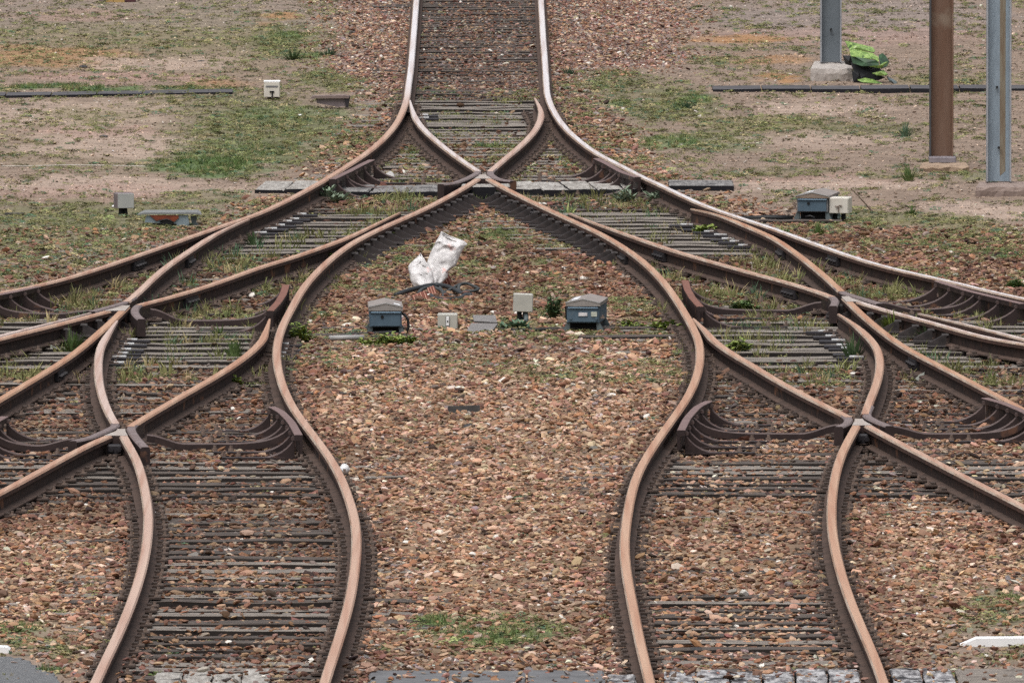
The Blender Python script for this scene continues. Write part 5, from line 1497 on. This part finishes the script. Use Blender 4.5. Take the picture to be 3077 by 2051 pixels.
# cable coil: lies in loops, the upper strands raised off the ground
def cable(pts, rad, name, label, mat, cat='cable', base=905, lift=.5, group=None):
    w = []
    for x_, y__ in pts:
        px_, py_ = Zp(x_, y__)
        yy = y_of(base + (py_ - base) * (1 - lift))
        w.append(WP(px_, py_, yy))
    out = []
    for i in range(len(w) - 1):
        p0, p1, p2, p3 = w[max(i - 1, 0)], w[i], w[i + 1], w[min(i + 2, len(w) - 1)]
        for k in range(5):
            t = k / 5
            out.append(0.5 * ((2 * p1) + (p2 - p0) * t + (2 * p0 - 5 * p1 + 4 * p2 - p3) * t * t + (3 * p1 - p0 - 3 * p2 + p3) * t ** 3))
    out.append(w[-1])
    for p in out: p.z = max(p.z, rad * .8)
    b = MB(); b.tube(out, rad, 8)
    o_ = b.build(name, mat, None, (out[0].x, out[0].y, 0), True)
    tag(o_, label, cat, group)
GC = 'cables tangled below the sack'
cable([(820, 1215), (900, 1180), (1050, 1130), (1230, 1085), (1400, 1050), (1560, 1040), (1700, 1060), (1830, 1105), (1990, 1190), (2110, 1225), (2140, 1210)], .022, 'cable', 'thick black cable with a cut end resting under the white sack', 'cable', group=GC)
cable([(1220, 1180), (1290, 1110), (1420, 1075), (1540, 1095), (1660, 1160), (1800, 1220), (1950, 1280)], .016, 'cable', 'grey cable arching over the striped brick', 'cable_grey', group=GC)
cable([(1440, 1230), (1500, 1310), (1620, 1360), (1800, 1360), (1930, 1320), (2010, 1250), (2090, 1205), (2150, 1235)], .024, 'cable', 'thick dark loop sagging at the bottom of the tangle', 'cable', group=GC)
cable([(1720, 1150), (1830, 1090), (1940, 1030), (2060, 1010), (2160, 1040), (2280, 1100), (2200, 1140), (2060, 1150), (1960, 1180), (1930, 1080), (1960, 1030)], .014, 'cable', 'thin greenish cable knotted at the far end of the tangle', 'cable_grey', group=GC)
cable([(1600, 1320), (1640, 1260), (1660, 1200), (1600, 1080)], .014, 'cable', 'short grey cable crossing the middle of the tangle', 'cable_grey', group=GC)
cable([(150, 1310), (300, 1310), (480, 1290), (640, 1270), (700, 1262)], .017, 'cable', 'black cable lying flat behind the lid of the keyhole machine', 'cable', base=905, lift=.2, group=GC)
cable([(0, 500), (80, 475), (200, 490), (300, 520), (330, 560), (240, 615)], .012, 'cable', 'bent pale wire loop beside the S-rail above the sack level', 'cable_grey', base=790, lift=.3)
cable([(0, 610), (150, 640), (300, 625), (450, 570), (560, 530), (700, 530), (740, 545)], .016, 'cable', 'dark cable stub beside the S-rail with a thicker end', 'cable', base=792, lift=.25)

# ribbed bricks
def ribbed(px, py, w, h, rot, label, nrib=4):
    yy = y_of(py)
    o_ = at(px, py, 0)
    r = empty('ribbed_brick', o_, label, 'brick', 'ribbed red bricks')
    r.rotation_euler = (math.radians(-12), math.radians(rot), 0)
    b = MB(); b.box((0, .06, h / 2), (w, .14, h), 0, 0, .006); b.build('brick_body', 'brick', r, LOC)
    for i in range(nrib):
        x_ = -w / 2 + w * (i + .5) / nrib
        b = MB(); b.box((x_, -.0105, h / 2), (.007, .008, h * .98), 0); b.build('rib', 'brickline', r, LOC)
ribbed(1270, 912, .13, .1, -22, 'ribbed red brick lying lowest, next to the keyhole machine lid')
ribbed(1303, 890, .07, .09, -20, 'small piece of ribbed red brick half under the arching grey cable', 3)
ribbed(1345, 862, .11, .11, -24, 'ribbed red brick tucked under the corner of the white sack')

# small litter
def blob(name, label, cat, px, py, wpx, hpx, mat, d=None, seed=1, group=None, ang=False):
    rr = random.Random(seed)
    s_ = S(py)
    w, h = wpx / s_, hpx / s_
    d = d or w * .7
    o_ = at(px, py, 0)
    me_ = rock_mesh(seed % 12)
    b = MB()
    vs = [v_.co.copy() for v_ in me_.vertices]
    mx = [max(abs(v_[k]) for v_ in vs) for k in range(3)]
    vs = [Vector((v_.x / mx[0] * w / 2, v_.y / mx[1] * d / 2, (v_.z / mx[2] * .5 + .45) * h)) for v_ in vs]
    fs = [tuple(p.vertices) for p in me_.polygons]
    b.add([v_ + o_ for v_ in vs], fs)
    bpy.data.meshes.remove(me_)
    ob = b.build(name, mat, None, o_)
    return tag(ob, label, cat, group)
# white cup on its side
o_ = at(1042, 1430, 0); s_ = S(1430)
r = empty('plastic_cup', o_ + Vector((0, 0, .03)), 'white plastic cup tipped against the S-rail above open ballast', 'cup')
b = MB()
n = 14; v = []
for (yy, rad) in ((0.0, .036), (.004, .038), (.06, .03), (.062, .0001), (.055, .026), (.0, .033)):
    for k in range(n): v.append((rad * math.cos(2 * math.pi * k / n), yy, .036 + rad * math.sin(2 * math.pi * k / n)))
f = [(i * n + k, i * n + (k + 1) % n, (i + 1) * n + (k + 1) % n, (i + 1) * n + k) for i in range(5) for k in range(n)]
b.add(v, f); b.build('cup_wall', 'litter', r, LOC, True)
b = MB(); b.tube([(.038 * math.cos(t_ * .524), -.003, .036 + .038 * math.sin(t_ * .524)) for t_ in range(13)], .004, 6); b.build('rim', 'white', r, LOC, True)
r.rotation_euler = (math.radians(-30), 0, math.radians(140))
r = empty('plastic_scrap', at(2476, 1682, 0), 'white plastic scrap wedged under the near orange rail', 'plastic scrap')
yb = y_of(1682)
def q(x_, y__, d=0.): return WP(x_, y__, yb + d)
b = MB(); b.add([q(2448, 1678), q(2462, 1684), q(2478, 1680), q(2498, 1678), q(2497, 1664, .1), q(2480, 1662, .14), q(2464, 1668, .12), q(2475, 1668, -.05), q(2488, 1670, -.03)],
      [(0, 1, 7), (1, 2, 7), (2, 3, 8), (2, 8, 7), (3, 4, 8), (4, 5, 8), (5, 7, 8), (5, 6, 7), (6, 0, 7), (0, 6, 5, 4, 3, 2, 1)])
b.build('scrap_body', 'litter', r)
b = MB(); b.add([q(2470, 1682, -.02), q(2476, 1690, -.05), q(2480, 1681, -.02), q(2476, 1684, .04)], [(0, 1, 2), (0, 3, 1), (1, 3, 2), (0, 2, 3)]); b.build('torn_tail', 'litter', r)
def shard(name, label, cat, pts, mat, base):
    yy = y_of(base); b = MB()
    f = [WP(x_, y__, yy) for x_, y__ in pts]; n = len(f)
    b.add(f + [p + Vector((.004, .03, -.002)) for p in f], [tuple(range(n)), tuple(range(2 * n - 1, n - 1, -1))] + [(i + n, (i + 1) % n + n, (i + 1) % n, i) for i in range(n)])
    return tag(b.build(name, mat, None, WP(sum(p[0] for p in pts) / n, base, yy)), label, cat)
shard('pale_shard', 'pale greenish triangular shard leaning below the orange rail from the tall grass frog', 'shard', [(2749, 1138), (2763, 1124), (2778, 1117), (2777, 1143), (2766, 1147)], 'paleshard', 1146)
shard('paper_scrap', 'small white paper triangle near the mauve guard rail by the frame edge', 'paper', [(2924, 1230), (2928, 1212), (2937, 1226)], 'litter', 1230)
shard('paper_scrap', 'white wedge of paper among dark brackets beneath the thin orange rail', 'paper', [(150, 1052), (152, 1036), (166, 1043), (182, 1052)], 'paleshard', 1053)
shard('angled_block', 'white angled block with a dark notch behind the topmost fan of brackets', 'block', [(1151, 527), (1172, 514), (1181, 520), (1186, 534), (1168, 533)], 'white', 535)
blob('litter_scrap', 'white scrap lying in the fork of the frog', 'scrap', 342, 1362, 22, 13, 'litter', .05, 3)
blob('litter_scrap', 'bright white chip on ballast beside the tie strap of the scrap frog', 'scrap', 506, 1295, 17, 10, 'white', .05, 4)
blob('litter_scrap', 'white bloom-like scrap in the tall grass verge', 'scrap', 2717, 1016, 24, 18, 'litter', .06, 5)
blob('litter_scrap', 'white splinter touching the near orange rail by the asphalt', 'scrap', 467, 1555, 6, 22, 'litter', .02, 6)
blob('litter_scrap', 'white lump beside the foot of the grey cable box post', 'scrap', 341, 624, 11, 9, 'white', .04, 7)
blob('litter_scrap', 'tiny white scrap in grass below the short steel channel', 'scrap', 902, 349, 12, 7, 'white', .05, 8)
b = MB(); a_, c_ = at(1346, 1238, .015), at(1442, 1234, .015); b.add([a_ + Vector((0, -.03, -.02)), c_ + Vector((0, -.03, -.02)), c_ + Vector((0, -.02, .045)), a_ + Vector((0, -.02, .05)), a_ + Vector((0, .1, -.02)), c_ + Vector((0, .1, -.02)), c_ + Vector((0, .09, .04)), a_ + Vector((0, .09, .045))],
      [(0, 1, 2, 3), (7, 6, 5, 4), (3, 2, 6, 7), (4, 5, 1, 0), (0, 3, 7, 4), (1, 5, 6, 2)])
tag(b.build('wood_offcut', 'stick', None, a_.lerp(c_, .5)), 'dark straight wood offcut lying alone in the middle ballast', 'wood piece')
blob('dark_stone', 'flat dark stone just below the wood offcut in the middle ballast', 'stone', 1411, 1288, 38, 17, 'darkstone', .12, 2)
blob('dark_stone', 'black stone in the middle ballast halfway down beside the sticker side S-rail', 'stone', 1658, 1308, 26, 15, 'darkstone', .1, 9)
blob('dark_stone', 'black stone between the near planks and the sleepers on the charred plank side', 'stone', 2090, 1958, 42, 18, 'darkstone', .12, 10)
blob('dark_clod', 'dark clod on sandy ground behind the long duct cover near the box', 'clod', 250, 206, 28, 11, 'darkstone', .1, 11)
blob('dark_clod', 'dark clod on the pale strip closer to the green tufts', 'clod', 602, 188, 26, 7, 'darkstone', .1, 1)
blob('dark_clod', 'dark clod on bare sand in front of the long duct cover', 'clod', 312, 413, 28, 8, 'stick', .1, 2)
blob('dark_clod', 'dark bark piece lying between the S-rail cables and the white sack', 'clod', 1203, 770, 36, 16, 'maroon', .12, 3)
r = empty('torn_shoe', at(2750, 1855, 0), 'torn black and white rag on ballast near the white kerb board', 'rag')
yb = y_of(1858)
b = MB(); b.add([q(2717, 1846), q(2722, 1838, .05), q(2752, 1843, .05), q(2750, 1852), q(2720, 1851)] + [q(2717, 1846, .1), q(2722, 1840, .15), q(2752, 1845, .15), q(2750, 1852, .1), q(2720, 1851, .1)], [tuple(range(5)), tuple(range(9, 4, -1))] + [(i + 5, (i + 1) % 5 + 5, (i + 1) % 5, i) for i in range(5)]); b.build('black_half', 'black', r)
b = MB(); b.tube([q(2745, 1872), q(2752, 1860), q(2765, 1856), q(2780, 1862), q(2792, 1871)], .012, 6); b.tube([q(2752, 1842), q(2768, 1846), q(2786, 1850), q(2788, 1844)], .01, 6); b.build('white_strap', 'litter', r, None, True)
r = empty('broken_crate', at(350, 14, 0), 'mustard and maroon crate remains lying at the far edge of the yard', 'crate')
yb = y_of(14)
def qbox(x0, x1, y0, y1, name, mat, d=.3):
    b = MB(); f = [q(x0, y1), q(x1, y1), q(x1, y0), q(x0, y0)]
    b.add(f + [p + Vector((0, d, 0)) for p in f], [(0, 1, 2, 3), (7, 6, 5, 4), (3, 2, 6, 7), (4, 5, 1, 0), (0, 3, 7, 4), (1, 5, 6, 2)]); b.build(name, mat, r)
qbox(297, 316, -10, 11, 'dark_end', 'channel'); qbox(318, 340, -14, 7, 'mustard_side', 'yellow'); qbox(341, 374, -16, 12, 'mustard_front', 'yellow'); qbox(376, 407, -10, 6, 'maroon_end', 'maroon')
b = MB(); b.tube([at(-60, 500, .015), at(100, 499, .012), at(200, 496, .02), at(300, 497, .012), at(440, 500, .01)], .007, 6); tag(b.build('string', 'string', None, at(190, 498, 0)), 'pale string stretched over the sandy ground', 'string')
yb = y_of(645)
b = MB(); b.tube([q(2556, 566), q(2580, 590), q(2604, 616), q(2624, 640), q(2634, 664)], [.004, .006, .009, .011, .013], 6)
tag(b.build('dry_stem', 'twig', None, at(2630, 650, 0)), 'bare leaning dry stem beside the ivory box with the curled latch', 'stem')
b = MB(); p0, p1 = at(2766, 628, 0), at(2972, 622, 0)
b.add([p0 + Vector((0, 0, -.05)), p1 + Vector((0, 0, -.05)), p1 + Vector((0, .05, .018)), (p0 + p1) / 2 + Vector((0, -.1, .024)), p0 + Vector((0, .05, .012)), p0 + Vector((0, .6, .0)), p1 + Vector((0, .6, .0))], [(0, 1, 2, 3, 4), (4, 3, 2, 6, 5), (0, 4, 5), (1, 6, 2)])
tag(b.build('slab_edge', 'concrete_brown', None, (p0 + p1) / 2), 'buried slab edge showing through pale gravel near the galvanised post', 'slab')
p0, p1 = at(16, 645, .01), at(70, 644, .01)
b = MB(); b.box((p0 + p1) / 2, ((p1 - p0).length, .08, .03)); tag(b.build('wood_offcut', 'stick', None, (p0 + p1) / 2), 'thin dark wood strip in grass near the grey cable box', 'wood piece')

# ---------------------------------------------------------------- weeds one can tell apart
def weed(kind, px, py, wpx, hpx, label, mat, n, seed, group=None):
    rr = random.Random(seed)
    s_ = S(py)
    w, h = wpx / s_ / 2 * 1.2, hpx / s_ * 1.2
    n = int(n * (1.6 if kind != 'blade' else .8))
    if kind == 'blade': h *= 1.5
    o_ = at(px, py, 0); o_.z = .0
    b = MB()
    st = MB()
    for k in range(n):
        a_ = rr.uniform(0, 2 * math.pi)
        rad = w * 1.15 * rr.random() ** .5
        ex, ey = rad * math.cos(a_), rad * math.sin(a_) * .8
        hh = h * rr.uniform(.45, 1) * (1 - .45 * (rad / w) ** 2)
        bx, by = ex * .35, ey * .35
        pts = [Vector((bx + (ex - bx) * u ** 1.4, by + (ey - by) * u ** 1.4, hh * (u if kind != 'blade' else u - .15 * u * u))) for u in (0, .35, .7, 1)]
        if kind == 'blade':
            wd_ = rr.uniform(.0035, .007)
            dx = Vector((math.cos(a_ + 1.57), math.sin(a_ + 1.57), 0)) * wd_ + Vector((wd_ * .7, 0, 0))
            v = []
            for p, q_ in zip(pts, (1, .9, .6, .1)): v += [p - dx * q_, p + dx * q_]
            b.add([p + o_ for p in v], [(0, 1, 3, 2), (2, 3, 5, 4), (4, 5, 7, 6)])
        else:
            st.tube([p + o_ for p in pts], .003, 4)
            nl = 7 if kind == 'leafy' else 5
            for j in range(nl):
                u = .25 + .75 * (j + rr.random() * .6) / nl
                i0 = min(2, int(u * 3)); t = u * 3 - i0
                c = pts[i0].lerp(pts[i0 + 1], min(t, 1))
                la = rr.uniform(0, 6.28)
                ln = (rr.uniform(.028, .05) if kind == 'leafy' else rr.uniform(.05, .085)) * min(1.3, h / .12 + .4)
                wd_ = ln * (rr.uniform(.3, .45) if kind == 'leafy' else .17)
                d_ = Vector((math.cos(la), math.sin(la), rr.uniform(-.15, .6) if kind == 'leafy' else rr.uniform(.2, .9))).normalized()
                sdv = d_.cross(Vector((0, 0, 1))).normalized() * wd_
                up = Vector((0, 0, ln * rr.uniform(.05, .2)))
                v = [c, c + d_ * ln * .45 + sdv + up, c + d_ * ln, c + d_ * ln * .45 - sdv + up, c + d_ * ln * .5 - up * .3]
                b.add([p + o_ for p in v], [(0, 4, 1), (4, 2, 1), (0, 3, 4), (3, 2, 4)])
    if kind == 'blade':
        return tag(b.build('grass_tuft', mat, None, o_), label, 'grass tuft', group)
    r = empty('weed', o_, label, 'weed', group)
    b.build('foliage', mat, r); st.build('stem', 'leaf_dark', r)
    return r
WD = [
    ('leafy', 905, 1032, 66, 74, 'tall yellow-green weed hugging the S-rail next to the keyhole machine', 'leaf_yellow', 26),
    ('leafy', 1188, 1042, 116, 40, 'widest low yellow-green weed in front of the keyhole machine legs', 'leaf_yellow', 40),
    ('leafy', 1110, 1044, 62, 26, 'low yellow-green weed at the foot of the keyhole machine, beside the wider one', 'leaf_yellow', 18),
    ('leafy', 908, 805, 52, 48, 'yellow-green weed on the sleepers just inside the black jointed closure rail', 'leaf_yellow', 18),
    ('leafy', 972, 795, 56, 44, 'yellow-green weed filling the gap between closure rail and cable side S-rail', 'leaf_yellow', 18),
    ('leafy', 2118, 706, 70, 30, 'yellow-green weed on bare sleepers below the orange topped blade', 'leaf_yellow', 22),
    ('leafy', 1890, 992, 70, 28, 'yellow-green weed next to the timber of the sticker machine', 'leaf_yellow', 18),
    ('leafy', 2000, 996, 86, 34, 'weed clump touching the S-rail near the sticker machine timber', 'leaf_yellow', 22),
    ('leafy', 2220, 1062, 60, 46, 'yellow-green weed on grey sleepers below the second reddish guard rail', 'leaf_yellow', 16),
    ('leafy', 700, 1166, 40, 40, 'yellow flowering weed standing alone below the pointed blade', 'leaf_yellow', 14),
    ('leafy', 3050, 876, 48, 34, 'dark green clump behind the guard rail by the silver topped rail', 'leaf_green', 26),
    ('leafy', 1665, 962, 44, 74, 'dark broad-leaved weed beside the sticker machine', 'leaf_dark', 16),
    ('leafy', 2240, 940, 80, 44, 'green weed growing through the second reddish guard rail brackets', 'leaf_green', 22),
    ('leafy', 1240, 705, 26, 34, 'small weed standing beside the cable side S-rail above the sack', 'leaf_yellow', 8),
    ('leafy', 1180, 730, 60, 26, 'low yellow-green weed between the S-rail braces and the sack', 'leaf_yellow', 16),
    ('rosette', 980, 606, 70, 40, 'pale spiky weed in front of the dark cracked planks', 'leaf_pale', 9),
    ('rosette', 1018, 612, 40, 30, 'smaller pale spiky weed before the dark cracked planks', 'leaf_pale', 7),
    ('rosette', 1508, 612, 44, 38, 'pale spiky weed at the corner of the tall tarred block', 'leaf_pale', 9),
    ('rosette', 1878, 612, 46, 44, 'pale spiky weed before the row of diagonal cracked planks', 'leaf_pale', 9),
    ('rosette', 1980, 612, 52, 42, 'pale spiky weed touching the silver topped rail below the planks', 'leaf_pale', 10),
    ('rosette', 1545, 992, 90, 26, 'low blue-green leaves under the tilted ivory box', 'leaf_teal', 12),
    ('blade', 216, 1058, 96, 60, 'bright curly grass tuft beneath the thin orange rail', 'leaf_green', 120),
    ('blade', 2564, 1086, 76, 70, 'dark grass tuft inside the bulging blade below the tall grass frog', 'leaf_dark', 110),
    ('blade', 704, 1076, 70, 52, 'grass tuft on bare sleepers inside the pointed blade', 'leaf_green', 80),
    ('blade', 1008, 1124, 54, 16, 'flat blue-green tuft on ballast beside the cable side S-rail', 'leaf_teal', 70),
    ('blade', 988, 172, 70, 26, 'green tuft on far ballast beside the single track', 'leaf_teal', 110),
    ('blade', 882, 184, 80, 30, 'darker green tuft on far ballast next to the yard', 'leaf_dark', 110),
    ('blade', 1708, 232, 56, 26, 'green tuft beside the silver topped rail above the junction', 'leaf_teal', 100),
    ('blade', 2350, 718, 56, 40, 'bright green blades between the silver topped rail and orange blade', 'leaf_yellow', 60),
    ('blade', 2458, 706, 48, 32, 'bright tuft in front of the brown lidded machine', 'leaf_green', 60),
    ('blade', 2738, 650, 44, 26, 'green tuft on pale gravel behind the buried slab edge', 'leaf_green', 60),
    ('blade', 2730, 545, 46, 42, 'green tuft near the mortar pad of the rusty post', 'leaf_green', 70),
    ('blade', 2690, 1005, 130, 60, 'tall straw and green grass growing behind the tall grass frog rails', 'leaf_yellow', 150),
    ('blade', 2800, 1030, 120, 50, 'coarse grass at the verge beside the white bloom-like scrap', 'leaf_dark', 130),
    ('blade', 765, 742, 66, 44, 'grass tuft on sleepers behind the black greased slide plates', 'leaf_dark', 70),
    ('blade', 2560, 830, 60, 26, 'grass tuft under the black joint of the silver topped rail', 'leaf_pale', 60),
    ('blade', 2080, 1010, 70, 40, 'thin grass below the reddish guard rail end', 'leaf_green', 50),
    ('blade', 660, 1010, 60, 30, 'thin upright grass on grey sleepers near the reddish guard rail', 'leaf_green', 40),
    ('blade', 2720, 412, 50, 34, 'tuft on the dry slope in front of the rusty post', 'leaf_teal', 60),
    ('blade', 2058, 330, 60, 26, 'bright tuft on the mossy slope in front of the second duct cover', 'leaf_teal', 90),
    ('blade', 2002, 1345, 50, 40, 'dry pale tuft at the foot of the bolted mauve guard rail', 'leaf_pale', 34),
]
for i, (kd, px_, py_, w_, h_, lab, mt, n_) in enumerate(WD):
    weed(kd, px_, py_, w_, h_, lab, mt, n_, 900 + i, 'weeds in the junction' if kd != 'blade' else 'grass tufts in the junction')


# ---------------------------------------------------------------- camera, light, world
cam = bpy.data.cameras.new('camera')
cam.sensor_width = 36.0
cam.sensor_fit = 'HORIZONTAL'
cam.lens = FPX / W * 36.0
cam.clip_start, cam.clip_end = 1.0, 6000.0
co = bpy.data.objects.new('camera', cam)
COL.objects.link(co)
co.location = (0, 0, CAMZ)
co.rotation_euler = (math.pi / 2 - PITCH, 0, 0)
SC.camera = co

SUN_EL, SUN_AZ = math.radians(64), math.radians(205)       # azimuth from +Y clockwise: behind the camera, to its left
sd = Vector((math.sin(SUN_AZ) * math.cos(SUN_EL), math.cos(SUN_AZ) * math.cos(SUN_EL), math.sin(SUN_EL)))
sl = bpy.data.lights.new('sun', 'SUN')
sl.energy = 1.2
sl.angle = math.radians(40)
sl.color = (1.0, 0.97, 0.93)
so = bpy.data.objects.new('sun', sl)
COL.objects.link(so)
so.rotation_euler = sd.to_track_quat('Z', 'Y').to_euler()
so.location = (0, 150, 60)
wd = bpy.data.worlds.new('World')
SC.world = wd
wd.use_nodes = True
N, L = wd.node_tree.nodes, wd.node_tree.links
sky = N.new('ShaderNodeTexSky')
sky.sky_type = 'NISHITA'
sky.sun_disc = False
sky.sun_elevation = SUN_EL
sky.sun_rotation = SUN_AZ
sky.dust_density = 4.0
sky.air_density = 1.2
sky.ozone_density = 0.6
hs = N.new('ShaderNodeHueSaturation')
hs.inputs['Saturation'].default_value = 0.3
L.new(sky.outputs['Color'], hs.inputs['Color'])
tcw = N.new('ShaderNodeTexCoord')
sx = N.new('ShaderNodeSeparateXYZ')
mr = N.new('ShaderNodeMapRange')
mr.inputs['From Min'].default_value = 0.0; mr.inputs['From Max'].default_value = 1.0
mr.inputs['To Min'].default_value = 0.4; mr.inputs['To Max'].default_value = 2.2
L.new(tcw.outputs['Generated'], sx.inputs['Vector']); L.new(sx.outputs['Z'], mr.inputs['Value'])
mm = N.new('ShaderNodeMix'); mm.data_type = 'RGBA'; mm.blend_type = 'MULTIPLY'; mm.inputs['Factor'].default_value = 1
L.new(hs.outputs['Color'], mm.inputs['A']); L.new(mr.outputs['Result'], mm.inputs['B'])
L.new(mm.outputs['Result'], N['Background'].inputs['Color'])
N['Background'].inputs['Strength'].default_value = 0.12
SC.view_settings.view_transform = 'Standard'
SC.view_settings.look = 'None'
SC.view_settings.exposure = 0.0
SC.view_settings.gamma = 1.0
SC.cycles.use_denoising = False
SC.cycles.max_bounces = 4
SC.cycles.diffuse_bounces = 2
SC.cycles.glossy_bounces = 2
